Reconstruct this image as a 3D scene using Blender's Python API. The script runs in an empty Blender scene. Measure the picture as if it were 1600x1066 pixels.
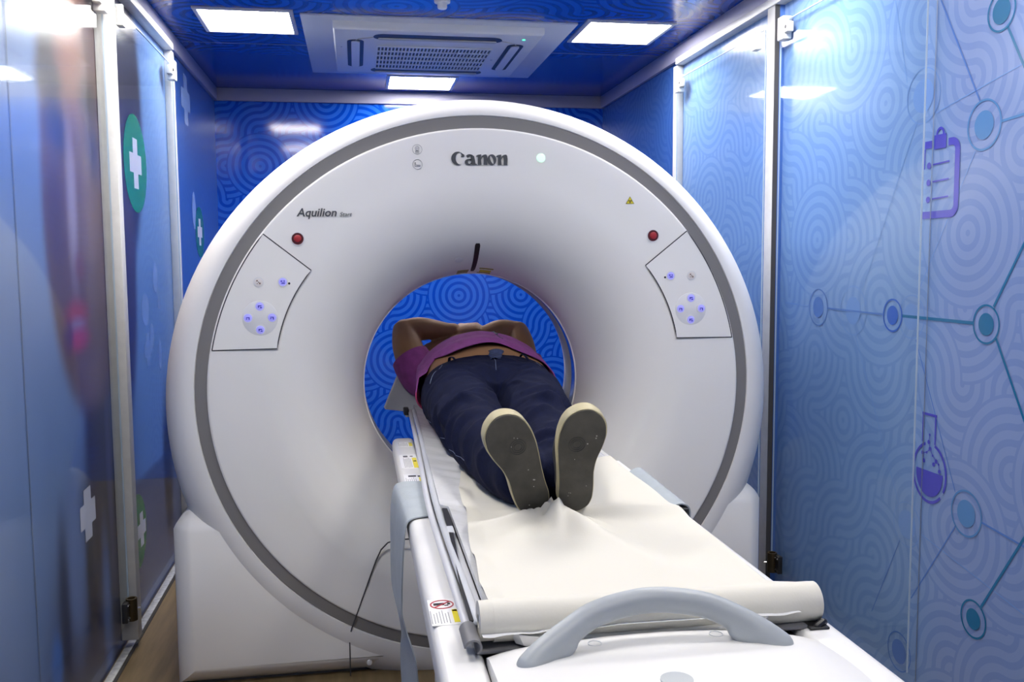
import bpy, bmesh, math, random
import numpy as np
from mathutils import Vector, Matrix, noise

random.seed(7)
SC = bpy.context.scene
COL = SC.collection
PI = math.pi
XL, XR, YB, YF, ZC = -1.0685, 1.173, 2.772, -3.6, 2.2     # inside faces of the trailer walls
CX = 0.0594                                                # scanner axis

# ------------------------------------------------------------------ materials
def new_mat(name):
    m = bpy.data.materials.new(name); m.use_nodes = True
    nt = m.node_tree
    return m, nt, nt.nodes['Principled BSDF']

def pm(name, col, rough=0.5, metal=0.0, spec=0.5, bump=0, bscale=80, coat=0.0, emit=None, estr=0.0, var=0.0, vscale=6, sheen=0.0):
    m, nt, b = new_mat(name)
    b.inputs['Base Color'].default_value = (*col, 1)
    b.inputs['Roughness'].default_value = rough
    b.inputs['Metallic'].default_value = metal
    b.inputs['Specular IOR Level'].default_value = spec
    b.inputs['Coat Weight'].default_value = coat
    if sheen: b.inputs['Sheen Weight'].default_value = sheen
    if emit:
        b.inputs['Emission Color'].default_value = (*emit, 1)
        b.inputs['Emission Strength'].default_value = estr
    L = nt.links.new
    tc = nt.nodes.new('ShaderNodeTexCoord')
    if var:
        n = nt.nodes.new('ShaderNodeTexNoise'); n.inputs['Scale'].default_value = vscale; n.inputs['Detail'].default_value = 5
        L(tc.outputs['Object'], n.inputs['Vector'])
        mp = nt.nodes.new('ShaderNodeMapRange'); mp.inputs[1].default_value = 0.3; mp.inputs[2].default_value = 0.7
        mp.inputs[3].default_value = 1 - var; mp.inputs[4].default_value = 1 + var
        L(n.outputs['Fac'], mp.inputs[0])
        mx = nt.nodes.new('ShaderNodeVectorMath'); mx.operation = 'SCALE'
        mx.inputs[0].default_value = col; L(mp.outputs[0], mx.inputs['Scale']); L(mx.outputs[0], b.inputs['Base Color'])
    if bump:
        n = nt.nodes.new('ShaderNodeTexNoise'); n.inputs['Scale'].default_value = bscale; n.inputs['Detail'].default_value = 3
        L(tc.outputs['Object'], n.inputs['Vector'])
        bp = nt.nodes.new('ShaderNodeBump'); bp.inputs['Strength'].default_value = bump; bp.inputs['Distance'].default_value = 0.004
        L(n.outputs['Fac'], bp.inputs['Height']); L(bp.outputs['Normal'], b.inputs['Normal'])
    return m

class NG:
    """tiny helper for chains of math nodes"""
    def __init__(s, nt): s.nt = nt
    def m(s, op, a, b=None, c=None, clamp=False):
        n = s.nt.nodes.new('ShaderNodeMath'); n.operation = op; n.use_clamp = clamp
        for i, v in enumerate((a, b, c)):
            if v is None: continue
            if isinstance(v, (int, float)): n.inputs[i].default_value = v
            else: s.nt.links.new(v, n.inputs[i])
        return n.outputs[0]
    def mixc(s, f, a, b):
        n = s.nt.nodes.new('ShaderNodeMix'); n.data_type = 'RGBA'
        for sock, v in ((n.inputs[0], f), (n.inputs[6], a), (n.inputs[7], b)):
            if isinstance(v, (int, float)): sock.default_value = v
            elif isinstance(v, tuple): sock.default_value = (*v, 1) if len(v) == 3 else v
            else: s.nt.links.new(v, sock)
        return n.outputs[2]

def truchet(nt, u, v, T, org, circles, n=5, seed=0.0):
    """printed pattern of concentric rings that flow into waves: 1 in the dark lines, 0 between them"""
    g = NG(nt); M = g.m
    U = M('DIVIDE', M('SUBTRACT', u, org[0]), T); V = M('DIVIDE', M('SUBTRACT', v, org[1]), T)
    i, j = M('FLOOR', U), M('FLOOR', V)
    cv = nt.nodes.new('ShaderNodeCombineXYZ')
    nt.links.new(M('ADD', i, seed), cv.inputs[0]); nt.links.new(j, cv.inputs[1])
    wn = nt.nodes.new('ShaderNodeTexWhiteNoise'); wn.noise_dimensions = '2D'
    nt.links.new(cv.outputs[0], wn.inputs['Vector'])
    k = M('FLOOR', M('MULTIPLY', wn.outputs['Value'], 3.999))
    fx = M('FLOORED_MODULO', k, 2.0); fy = M('FLOOR', M('DIVIDE', k, 2.0))
    a, b = M('SUBTRACT', U, i), M('SUBTRACT', V, j)
    x = M('ABSOLUTE', M('SUBTRACT', a, fx)); y = M('ABSOLUTE', M('SUBTRACT', b, fy))
    hyp = lambda p, q: M('SQRT', M('ADD', M('MULTIPLY', p, p), M('MULTIPLY', q, q)))
    d1 = hyp(x, y); d2 = hyp(M('SUBTRACT', 1.0, x), M('SUBTRACT', 1.0, y))
    near = M('LESS_THAN', d1, 1.0)
    d = M('ADD', M('MULTIPLY', d1, near), M('MULTIPLY', d2, M('SUBTRACT', 1.0, near)))
    for cx, cy in circles:
        dc = hyp(M('SUBTRACT', U, float(cx)), M('SUBTRACT', V, float(cy)))
        w = M('LESS_THAN', dc, 1.0)
        d = M('ADD', M('MULTIPLY', dc, w), M('MULTIPLY', d, M('SUBTRACT', 1.0, w)))
    c = M('COSINE', M('MULTIPLY', d, 2 * PI * n))
    mr = nt.nodes.new('ShaderNodeMapRange'); mr.interpolation_type = 'SMOOTHSTEP'
    mr.inputs[1].default_value = -0.1; mr.inputs[2].default_value = 0.42
    nt.links.new(c, mr.inputs[0])
    return mr.outputs[0]

def print_mat(name, axes, T, org, circles, light, dark, rough, amount=1.0, seed=0.0, attr=None, spec=0.4, coat=0.0):
    """glossy printed panel; world position drives the print so the pattern runs on over the seams"""
    m, nt, b = new_mat(name)
    geo = nt.nodes.new('ShaderNodeNewGeometry'); sp = nt.nodes.new('ShaderNodeSeparateXYZ')
    nt.links.new(geo.outputs['Position'], sp.inputs[0])
    f = truchet(nt, sp.outputs[axes[0]], sp.outputs[axes[1]], T, org, circles, seed=seed)
    g = NG(nt)
    if attr:
        at = nt.nodes.new('ShaderNodeAttribute'); at.attribute_name = attr
        sc = nt.nodes.new('ShaderNodeVectorMath'); sc.operation = 'MULTIPLY'
        nt.links.new(at.outputs['Color'], sc.inputs[0]); sc.inputs[1].default_value = dark
        fac = g.m('MULTIPLY', f, at.outputs['Alpha'])
        col = g.mixc(fac, at.outputs['Color'], sc.outputs[0])
    else:
        col = g.mixc(g.m('MULTIPLY', f, amount), light, dark)
    nt.links.new(col, b.inputs['Base Color'])
    b.inputs['Roughness'].default_value = rough
    b.inputs['Specular IOR Level'].default_value = spec
    if coat:
        b.inputs['Coat Weight'].default_value = coat; b.inputs['Coat Roughness'].default_value = 0.05
    return m

def glass_mat(name):
    m = bpy.data.materials.new(name); m.use_nodes = True; nt = m.node_tree
    nt.nodes.remove(nt.nodes['Principled BSDF'])
    out = nt.nodes['Material Output']
    tr = nt.nodes.new('ShaderNodeBsdfTransparent'); tr.inputs[0].default_value = (0.97, 0.985, 0.985, 1)
    gl = nt.nodes.new('ShaderNodeBsdfGlossy'); gl.inputs['Roughness'].default_value = 0.05
    fr = nt.nodes.new('ShaderNodeFresnel'); fr.inputs['IOR'].default_value = 1.42
    mx = nt.nodes.new('ShaderNodeMixShader')
    geo = nt.nodes.new('ShaderNodeNewGeometry'); g = NG(nt)
    bf = geo.outputs['Backfacing']
    nt.links.new(g.m('ADD', g.m('MULTIPLY', bf, 1 / 1.42), g.m('MULTIPLY', g.m('SUBTRACT', 1.0, bf), 1.42)), fr.inputs['IOR'])   # same gloss on both faces of the thin pane
    nt.links.new(g.m('MULTIPLY', fr.outputs[0], 0.30), mx.inputs[0]); nt.links.new(tr.outputs[0], mx.inputs[1]); nt.links.new(gl.outputs[0], mx.inputs[2])
    nt.links.new(mx.outputs[0], out.inputs['Surface'])
    return m

M = {}
M['shell'] = pm('white_enamel', (0.88, 0.868, 0.838), 0.42, spec=0.4)
M['front'] = pm('satin_white_plastic', (0.91, 0.895, 0.855), 0.5, spec=0.35)
M['ring'] = pm('warm_grey_plastic', (0.225, 0.215, 0.21), 0.45)
M['seam'] = pm('dark_seam', (0.05, 0.05, 0.055), 0.7)
M['liner'] = pm('bore_liner_grey', (0.42, 0.44, 0.47), 0.3)
M['film'] = pm('glossy_scan_window', (0.30, 0.38, 0.52), 0.10, metal=0.85)
M['black'] = pm('black_plastic', (0.012, 0.012, 0.013), 0.45)
M['ink'] = pm('charcoal_ink', (0.06, 0.065, 0.075), 0.5)
M['thinink'] = pm('grey_ink', (0.3, 0.3, 0.31), 0.6)
M['red'] = pm('red_button_plastic', (0.42, 0.03, 0.035), 0.3)
M['redring'] = pm('dark_red_recess', (0.09, 0.008, 0.012), 0.4)
M['blue_btn'] = pm('backlit_blue_button', (0.45, 0.45, 0.85), 0.35, emit=(0.25, 0.22, 1.0), estr=0.35)
M['btn_ink'] = pm('button_symbol_blue', (0.05, 0.04, 0.45), 0.5)
M['btn_white'] = pm('cream_button', (0.8, 0.76, 0.72), 0.4)
M['btn_brown'] = pm('button_symbol_brown', (0.25, 0.17, 0.13), 0.5)
M['pad'] = pm('white_button_pad', (0.80, 0.80, 0.80), 0.35)
M['led'] = pm('green_led', (0.6, 0.9, 0.7), 0.3, emit=(0.55, 1.0, 0.7), estr=0.8)
M['ledsmall'] = pm('small_green_led', (0.1, 0.8, 0.4), 0.3, emit=(0.1, 1.0, 0.45), estr=1.5)
M['yellow'] = pm('yellow_label', (0.78, 0.66, 0.02), 0.5)
M['olive'] = pm('olive_label', (0.32, 0.27, 0.01), 0.5)
M['table'] = pm('table_white_plastic', (0.74, 0.735, 0.72), 0.35, spec=0.45)
M['tablegrey'] = pm('table_side_grey', (0.62, 0.64, 0.67), 0.45)
M['handle'] = pm('grey_handle_plastic', (0.38, 0.41, 0.43), 0.42)
M['vinyl'] = pm('grey_vinyl_cover', (0.60, 0.61, 0.64), 0.35, bump=0.15, bscale=25)
M['piping'] = pm('light_grey_piping', (0.52, 0.54, 0.57), 0.4)
M['flap'] = pm('dark_grey_flap', (0.17, 0.17, 0.18), 0.5)
M['strap'] = pm('grey_fabric_strap', (0.36, 0.40, 0.43), 0.8, bump=0.2, bscale=300, var=0.06, vscale=20)
M['film_clear'] = pm('wrinkled_plastic_film', (0.66, 0.67, 0.69), 0.25, bump=0.25, bscale=40)
M['paper'] = pm('cream_exam_paper', (0.66, 0.64, 0.57), 0.8, spec=0.2, bump=0.06, bscale=260)
M['skin'] = pm('brown_skin', (0.275, 0.145, 0.070), 0.55, var=0.1, vscale=14)
M['hair'] = pm('black_hair', (0.01, 0.009, 0.009), 0.6, bump=0.5, bscale=120)
M['eye'] = pm('eye_white', (0.75, 0.73, 0.7), 0.3)
M['shirt'] = pm('purple_cotton', (0.235, 0.048, 0.225), 0.85, var=0.14, vscale=40, bump=0.15, bscale=400)
M['shirt_dark'] = pm('dark_purple_button', (0.02, 0.01, 0.03), 0.5)
M['denim'] = pm('dark_blue_denim', (0.0040, 0.0062, 0.026), 0.9, spec=0.15, var=0.22, vscale=60, bump=0.25, bscale=500)
M['stitch'] = pm('pale_stitching', (0.10, 0.13, 0.22), 0.8)
M['fly'] = pm('worn_denim', (0.028, 0.040, 0.095), 0.85, var=0.4, vscale=90)
M['sole'] = pm('dark_grey_rubber', (0.060, 0.056, 0.045), 0.7, var=0.3, vscale=22, bump=0.2, bscale=90)
M['soleline'] = pm('black_rubber_ring', (0.022, 0.022, 0.022), 0.6)
M['scuff'] = pm('pale_scuff', (0.38, 0.37, 0.33), 0.8)
M['midsole'] = pm('yellowed_rubber', (0.46, 0.41, 0.25), 0.55, var=0.18, vscale=18)
M['upper'] = pm('dark_canvas', (0.022, 0.024, 0.032), 0.85)
M['alu'] = pm('brushed_aluminium', (0.58, 0.585, 0.58), 0.5, metal=0.25, var=0.05, vscale=30)
M['trim'] = pm('white_crown_trim', (0.32, 0.32, 0.44), 0.5)
M['brass'] = pm('dull_brass', (0.14, 0.105, 0.06), 0.35, metal=0.8)
M['chrome'] = pm('chrome', (0.7, 0.7, 0.7), 0.15, metal=1.0)
M['bracket'] = pm('white_bracket', (0.70, 0.70, 0.68), 0.4)
M['glass'] = glass_mat('clear_door_glass')
M['glassedge'] = pm('pale_glass_edge', (0.40, 0.50, 0.62), 0.25)
M['lampframe'] = pm('lamp_frame_grey', (0.42, 0.43, 0.48), 0.4)
M['lamp'] = pm('lit_diffuser', (0.9, 0.9, 0.9), 0.5, emit=(1.0, 0.955, 0.90), estr=42.0)
M['ac'] = pm('ac_white_plastic', (0.62, 0.63, 0.66), 0.45)
M['acpanel'] = pm('ac_mount_panel', (0.50, 0.53, 0.62), 0.5)
M['acdark'] = pm('ac_dark_gap', (0.02, 0.02, 0.022), 0.5)
M['ac_louver'] = pm('ac_louver', (0.45, 0.44, 0.40), 0.45)
M['strip'] = pm('worn_aluminium_strip', (0.55, 0.55, 0.55), 0.45, metal=0.3, var=0.25, vscale=60)
M['dirt'] = pm('dark_floor_gap', (0.03, 0.028, 0.026), 0.8)
M['plain'] = pm('pale_blue_panel', (0.42, 0.50, 0.66), 0.4)
M['green'] = pm('green_print', (0.015, 0.23, 0.10), 0.22)
M['pgreen'] = pm('dim_green_print', (0.01, 0.16, 0.11), 0.22)
M['pwhite'] = pm('white_print', (0.66, 0.67, 0.82), 0.22)
M['ppale'] = pm('pale_blue_print', (0.22, 0.34, 0.68), 0.22)
M['p_teal'] = pm('teal_print', (0.010, 0.13, 0.29), 0.22)
M['p_blue'] = pm('strong_blue_print', (0.02, 0.10, 0.48), 0.22)
M['p_mid'] = pm('mid_blue_print', (0.075, 0.175, 0.50), 0.22)
M['p_faint'] = pm('faint_blue_print', (0.145, 0.27, 0.585), 0.22)
M['p_violet'] = pm('violet_print', (0.055, 0.055, 0.45), 0.22)
M['p_faintteal'] = pm('soft_teal_print', (0.07, 0.205, 0.46), 0.22)
M['panel_seam'] = pm('panel_seam', (0.14, 0.17, 0.24), 0.5)

def wood_floor():
    m, nt, b = new_mat('worn_wood_vinyl')
    geo = nt.nodes.new('ShaderNodeNewGeometry')
    mp = nt.nodes.new('ShaderNodeMapping'); mp.inputs['Scale'].default_value = (14, 1.2, 1)
    n = nt.nodes.new('ShaderNodeTexNoise'); n.inputs['Scale'].default_value = 1.8; n.inputs['Detail'].default_value = 8
    r = nt.nodes.new('ShaderNodeValToRGB')
    r.color_ramp.elements[0].position = 0.3; r.color_ramp.elements[0].color = (0.10, 0.066, 0.028, 1)
    r.color_ramp.elements[1].position = 0.72; r.color_ramp.elements[1].color = (0.22, 0.16, 0.082, 1)
    L = nt.links.new
    L(geo.outputs['Position'], mp.inputs['Vector']); L(mp.outputs[0], n.inputs['Vector']); L(n.outputs['Fac'], r.inputs[0])
    L(r.outputs[0], b.inputs['Base Color']); b.inputs['Roughness'].default_value = 0.5
    return m
M['wood'] = wood_floor()
TT = 0.187
M['back_print'] = print_mat('royal_blue_ring_print', (0, 2), TT, (0.293, 1.023), [(0, 0), (-6, 4), (-4, 6), (-2, -2)], (0.017, 0.122, 0.62), (0.001, 0.055, 0.47), 0.09, seed=3.0)
M['ceil_print'] = print_mat('deep_blue_ring_print', (0, 1), TT * 1.3, (-0.131, 0.963), [(0, 0), (4, 2)], (0.008, 0.060, 0.36), (0.002, 0.033, 0.27), 0.16, seed=9.0)
M['right_print'] = print_mat('pale_blue_ring_print_right', (1, 2), TT, (0.126, 1.289), [(0, 0), (-6, 0), (2, 4), (-4, -4), (-6, -3)], None, (0.81, 0.865, 0.945), 0.24, seed=21.0, attr='art')
M['left_print'] = print_mat('portrait_print_left', (1, 2), TT, (0.95, 1.1), [(0, 0)], None, (0.84, 0.89, 0.96), 0.28, seed=33.0, attr='art')

# ------------------------------------------------------------------ mesh builder
class MB:
    def __init__(s): s.v = []; s.f = []; s.mi = []; s.col = None
    def add(s, vs, fs, mi=0):
        o = len(s.v); s.v.extend([tuple(p) for p in vs])
        for f in fs: s.f.append(tuple(i + o for i in f)); s.mi.append(mi)
    def bm_add(s, bm, mi=0):
        bm.verts.ensure_lookup_table(); bm.verts.index_update()
        s.add([tuple(v.co) for v in bm.verts], [[v.index for v in f.verts] for f in bm.faces], mi); bm.free()
    def box(s, lo, hi, bev=0.0, seg=3, mi=0, rot=None, piv=None):
        bm = bmesh.new(); bmesh.ops.create_cube(bm, size=1)
        lo, hi = Vector(lo), Vector(hi); c = (lo + hi) / 2; d = hi - lo
        for v in bm.verts: v.co = Vector((v.co.x * d.x, v.co.y * d.y, v.co.z * d.z)) + c
        if bev: bmesh.ops.bevel(bm, geom=list(bm.edges), offset=bev, segments=seg, profile=0.5, affect='EDGES', clamp_overlap=True)
        if rot is not None:
            p = Vector(piv) if piv is not None else c
            for v in bm.verts: v.co = rot @ (v.co - p) + p
        s.bm_add(bm, mi)
    def loft(s, rings, cap0=True, cap1=True, closed=True, mi=0):
        n = len(rings[0]); o = len(s.v)
        for r in rings: s.v.extend([tuple(p) for p in r])
        for k in range(len(rings) - 1):
            for i in range(n if closed else n - 1):
                a = o + k * n + i; b = o + k * n + (i + 1) % n
                s.f.append((a, b, b + n, a + n)); s.mi.append(mi)
        if cap0: s.f.append(tuple(o + i for i in range(n - 1, -1, -1))); s.mi.append(mi)
        if cap1: s.f.append(tuple(o + (len(rings) - 1) * n + i for i in range(n))); s.mi.append(mi)
    def tube(s, pts, rad, n=12, cap='flat', mi=0, flat=1.0, up=None):
        P = [Vector(p) for p in pts]
        R = [rad] * len(P) if isinstance(rad, (int, float)) else list(rad)
        T = []
        for i in range(len(P)):
            t = (P[min(i + 1, len(P) - 1)] - P[max(i - 1, 0)]); T.append(t.normalized())
        u = Vector(up) if up else (Vector((0, 0, 1)) if abs(T[0].z) < 0.9 else Vector((1, 0, 0)))
        rings = []
        def frame(t, u):
            a = t.cross(u).normalized(); return a, a.cross(t).normalized()
        a, b = frame(T[0], u)
        def ring(c, r, a, b): return [c + a * (r * math.cos(2 * PI * k / n)) + b * (r * flat * math.sin(2 * PI * k / n)) for k in range(n)]
        if cap == 'round':
            for q in (0.05, 0.35, 0.7): rings.append(ring(P[0] - T[0] * (R[0] * math.cos(q * PI / 2)), R[0] * math.sin(q * PI / 2), a, b))
        for i in range(len(P)):
            a = (a - T[i] * a.dot(T[i])).normalized(); b = a.cross(T[i]).normalized()
            rings.append(ring(P[i], R[i], a, b))
        if cap == 'round':
            for q in (0.7, 0.35, 0.05): rings.append(ring(P[-1] + T[-1] * (R[-1] * math.cos(q * PI / 2)), R[-1] * math.sin(q * PI / 2), a, b))
        s.loft(rings, cap is not None, cap is not None, True, mi)
    def disc(s, c, ax, r, h, n=32, mi=0, bev=0.0):
        """short cylinder from c along ax"""
        ax = Vector(ax).normalized(); u = Vector((0, 0, 1)) if abs(ax.z) < .9 else Vector((1, 0, 0))
        a = ax.cross(u).normalized(); b = ax.cross(a)
        c = Vector(c)
        prof = [(r, 0), (r, h - bev), (r - bev * .3, h - bev * .3), (r - bev, h)] if bev else [(r, 0), (r, h)]
        s.loft([[c + ax * hh + a * (rr * math.cos(2 * PI * k / n)) + b * (rr * math.sin(2 * PI * k / n)) for k in range(n)] for rr, hh in prof], True, True, True, mi)
    def ring(s, c, ax, r0, r1, h, n=40, mi=0):
        ax = Vector(ax).normalized(); u = Vector((0, 0, 1)) if abs(ax.z) < .9 else Vector((1, 0, 0))
        a = ax.cross(u).normalized(); b = ax.cross(a); c = Vector(c)
        rg = lambda r, hh: [c + ax * hh + a * (r * math.cos(2 * PI * k / n)) + b * (r * math.sin(2 * PI * k / n)) for k in range(n)]
        s.loft([rg(r0, 0), rg(r0, h), rg(r1, h), rg(r1, 0), rg(r0, 0)], False, False, True, mi)
    def prism(s, poly, fn0, fn1, mi=0):
        """2-D outline made solid between two mappings"""
        s.loft([[fn0(*p) for p in poly], [fn1(*p) for p in poly]], True, True, True, mi)
    def ellipsoid(s, c, r, n=20, m=12, mi=0, rot=None):
        rings = []
        for j in range(m + 1):
            t = PI * (0.02 + 0.96 * j / m)
            rg = []
            for k in range(n):
                p = Vector((r[0] * math.sin(t) * math.cos(2 * PI * k / n), r[1] * math.sin(t) * math.sin(2 * PI * k / n), -r[2] * math.cos(t)))
                if rot is not None: p = rot @ p
                rg.append(p + Vector(c))
            rings.append(rg)
        s.loft(rings, True, True, True, mi)
    def build(s, name, mats, parent=None, smooth=35, kind=None):
        if not isinstance(mats, (list, tuple)): mats = [mats]
        org = worg(parent)
        me = bpy.data.meshes.new(name)
        me.from_pydata([(x - org.x, y - org.y, z - org.z) for x, y, z in s.v], [], s.f)
        for m in mats: me.materials.append(m)
        me.polygons.foreach_set('material_index', s.mi)
        bm = bmesh.new(); bm.from_mesh(me)
        bmesh.ops.recalc_face_normals(bm, faces=bm.faces)
        ca = math.radians(smooth)
        for f in bm.faces: f.smooth = smooth > 0
        for e in bm.edges:
            if len(e.link_faces) == 2: e.smooth = e.calc_face_angle(0) < ca
        bm.to_mesh(me); bm.free()
        return link(me, name, parent, kind)

ORG = {}
def worg(o):
    return ORG.get(o.name, Vector((0, 0, 0))) if o else Vector((0, 0, 0))
def link(me, name, parent=None, kind=None):
    o = bpy.data.objects.new(name, me); COL.objects.link(o)
    if parent: o.parent = parent; ORG[o.name] = worg(parent)
    if kind: o['kind'] = kind
    return o
def thing(name, label, cat, loc=(0, 0, 0), group=None):
    o = bpy.data.objects.new(name, None); COL.objects.link(o)
    o.location = loc; o.empty_display_size = 0.1; ORG[o.name] = Vector(loc)
    return tag(o, label, cat, group)
def tag(o, label, cat, group=None):
    o['label'] = label; o['category'] = cat
    if group: o['group'] = group
    return o
def dup(root, dx, label, name=None, group=None):
    r = root.copy(); COL.objects.link(r); r.location = Vector(root.location) + Vector(dx); r['label'] = label
    if group: r['group'] = group
    for ch in list(root.children):
        c = ch.copy(); COL.objects.link(c); c.parent = r
        for gch in list(ch.children):
            d = gch.copy(); COL.objects.link(d); d.parent = c
    return r

def remesh(mb, voxel, smooth=4, fn=None):
    """melt the overlapping pieces into one continuous skin"""
    me = bpy.data.meshes.new('tmp'); me.from_pydata([tuple(p) for p in mb.v], [], mb.f)
    bm = bmesh.new(); bm.from_mesh(me); bmesh.ops.recalc_face_normals(bm, faces=bm.faces); bm.to_mesh(me); bm.free()
    o = bpy.data.objects.new('tmp', me); COL.objects.link(o)
    r = o.modifiers.new('r', 'REMESH'); r.mode = 'VOXEL'; r.voxel_size = voxel
    if smooth:
        q = o.modifiers.new('s', 'SMOOTH'); q.iterations = smooth; q.factor = 0.5
    dg = bpy.context.evaluated_depsgraph_get()
    res = bpy.data.meshes.new_from_object(o.evaluated_get(dg))
    COL.objects.unlink(o); bpy.data.objects.remove(o)
    if fn:
        nr = [v.normal.copy() for v in res.vertices]
        for v, n in zip(res.vertices, nr): v.co = fn(v.co.copy(), n)
    return res
def mesh_obj(me, name, mats, parent):
    org = worg(parent)
    if not isinstance(mats, (list, tuple)): mats = [mats]
    me.materials.clear()
    for m in mats: me.materials.append(m)
    for v in me.vertices: v.co -= org
    me.shade_smooth(); me.name = name
    return link(me, name, parent)

def catmull(pts, per=8):
    P = [Vector(p) for p in pts]; P = [2 * P[0] - P[1]] + P + [2 * P[-1] - P[-2]]; out = []
    for i in range(1, len(P) - 2):
        for k in range(per):
            t = k / per; a, b, c, d = P[i - 1:i + 3]
            out.append(0.5 * ((2 * b) + (c - a) * t + (2 * a - 5 * b + 4 * c - d) * t * t + (3 * b - a - 3 * c + d) * t ** 3))
    out.append(P[-2]); return out
def lerps(keys, t):
    for i in range(len(keys) - 1):
        if t <= keys[i + 1][0] or i == len(keys) - 2:
            a, b = keys[i], keys[i + 1]
            u = max(0, min(1, (t - a[0]) / (b[0] - a[0]))); u = u * u * (3 - 2 * u)
            return [x + (y - x) * u for x, y in zip(a[1:], b[1:])]

# ================================================================== SETTING
def smooth01(x, a, b):
    t = np.clip((x - a) / (b - a), 0, 1); return t * t * (3 - 2 * t)

def art_wall(name, x, y0, y1, colfn, mat, extra, inward):
    """printed side wall: fine grid carrying the printed picture as a colour attribute; crisp printed marks lie on it"""
    ny, nz = int((y1 - y0) / 0.014), 150
    Y = np.linspace(y0, y1, ny); Z = np.linspace(0, ZC, nz)
    mb = MB()
    mb.v = [(x, yy, zz) for yy in Y for zz in Z]
    for i in range(ny - 1):
        for j in range(nz - 1):
            a = i * nz + j
            q = (a, a + nz, a + nz + 1, a + 1)
            mb.f.append(q if inward > 0 else q[::-1]); mb.mi.append(0)
    nmain = len(mb.v)
    # wall thickness behind the print
    o = x - inward * 0.05
    mb.add([(o, y0, 0), (o, y1, 0), (o, y1, ZC), (o, y0, ZC), (x, y0, 0), (x, y1, 0), (x, y1, ZC), (x, y0, ZC)],
           [(0, 3, 2, 1), (0, 1, 5, 4), (2, 3, 7, 6), (1, 2, 6, 5), (3, 0, 4, 7)], 1)
    mats = [mat, M['plain']]
    for poly, mk, lift in extra:
        if M[mk] not in mats: mats.append(M[mk])
        xx = x + inward * (0.0004 + lift * 0.0002 + (len(mb.f) % 97) * 0.000001)
        kind = poly[0]
        if kind == 'poly':
            vs = [(xx, py, pz) for py, pz in poly[1]]
            mb.add(vs, [tuple(range(len(vs)))], mats.index(M[mk]))
        elif kind == 'ring':
            (cy, cz), r0, r1 = poly[1:]
            n = 48; vs = []
            for r in (r0, r1): vs += [(xx, cy + r * math.cos(2 * PI * k / n), cz + r * math.sin(2 * PI * k / n)) for k in range(n)]
            mb.add(vs, [(k, (k + 1) % n, n + (k + 1) % n, n + k) for k in range(n)], mats.index(M[mk]))
        elif kind == 'line':
            (ya, za), (yb, zb), w = poly[1:]
            d = Vector((yb - ya, zb - za)).normalized(); nn = Vector((-d.y, d.x)) * w / 2
            vs = [(xx, ya + nn.x, za + nn.y), (xx, ya - nn.x, za - nn.y), (xx, yb - nn.x, zb - nn.y), (xx, yb + nn.x, zb + nn.y)]
            mb.add(vs, [(0, 1, 2, 3)], mats.index(M[mk]))
    me = bpy.data.meshes.new(name); me.from_pydata(mb.v, [], mb.f)
    for m in mats: me.materials.append(m)
    me.polygons.foreach_set('material_index', mb.mi)
    ca = me.color_attributes.new('art', 'FLOAT_COLOR', 'POINT')
    YY, ZZ = np.meshgrid(Y, Z, indexing='ij')
    rgb = colfn(YY, ZZ).reshape(-1, 4)
    full = np.ones((len(mb.v), 4), dtype=np.float32); full[:nmain] = rgb
    ca.data.foreach_set('color', full.ravel())
    return link(me, name, None, 'structure')

def circ(c, r, n=40): return ('poly', [(c[0] + r * math.cos(2 * PI * k / n), c[1] + r * math.sin(2 * PI * k / n)) for k in range(n)])
def cross(c, r, w):
    y, z = c
    return ('poly', [(y + a, z + b) for a, b in ((-w, -r), (w, -r), (w, -w), (r, -w), (r, w), (w, w), (w, r), (-w, r), (-w, w), (-r, w), (-r, -w), (-w, -w))])
def oval(c, ry, rz, n=32): return ('poly', [(c[0] + ry * math.cos(2 * PI * k / n), c[1] + rz * math.sin(2 * PI * k / n)) for k in range(n)])

# ---- right wall print: network of discs and lines, a clipboard, a flask
R_ = []
def node(c, r_in, r0, r1, mk, lift=2): R_.append((circ(c, r_in), mk, lift)); R_.append((('ring', c, r0, r1), mk, lift))
def wire(a, b, w, mk, lift=1): R_.append((('line', a, b, w), mk, lift))
node((-0.702, 1.070), 0.027, 0.043, 0.048, 'p_teal', 4)
node((-0.313, 1.069), 0.027, 0.042, 0.047, 'p_blue', 4)
node((-0.402, 1.070), 0.036, 0.057, 0.060, 'p_faint', 2)
node((0.108, 1.071), 0.034, 0.057, 0.060, 'p_mid', 3)
node((-0.104, 1.071), 0.042, 0.072, 0.075, 'p_faint', 2)
node((-0.668, 1.543), 0.034, 0.056, 0.061, 'p_faintteal', 3)
node((-0.714, 1.795), 0.030, 0.043, 0.048, 'p_teal', 4)
node((-0.424, 1.653), 0.044, 0.070, 0.073, 'p_faint', 2)
node((-0.655, 0.596), 0.034, 0.054, 0.059, 'p_faintteal', 3)
node((-0.696, 0.342), 0.026, 0.043, 0.048, 'p_teal', 4)
node((-0.392, 0.128), 0.034, 0.052, 0.056, 'p_mid', 3)
node((-0.410, 0.498), 0.040, 0.060, 0.063, 'p_faint', 2)
node((-0.926, 1.431), 0.030, 0.043, 0.048, 'p_teal', 4); node((-0.930, 0.712), 0.030, 0.043, 0.048, 'p_teal', 4)
wire((-0.655, 1.070), (-0.360, 1.070), 0.008, 'p_teal', 3)
wire((-0.266, 1.069), (-0.100, 1.070), 0.005, 'p_mid', 5)
wire((-0.100, 1.070), (0.048, 1.071), 0.005, 'p_mid', 5)
wire((0.168, 1.071), (0.340, 1.076), 0.004, 'p_faint', 2)
wire((-0.726, 1.113), (-0.901, 1.391), 0.007, 'p_teal', 3)
wire((-0.738, 1.040), (-0.906, 0.752), 0.007, 'p_teal', 3)
wire((-0.737, 1.754), (-0.903, 1.471), 0.007, 'p_teal', 3)
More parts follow.
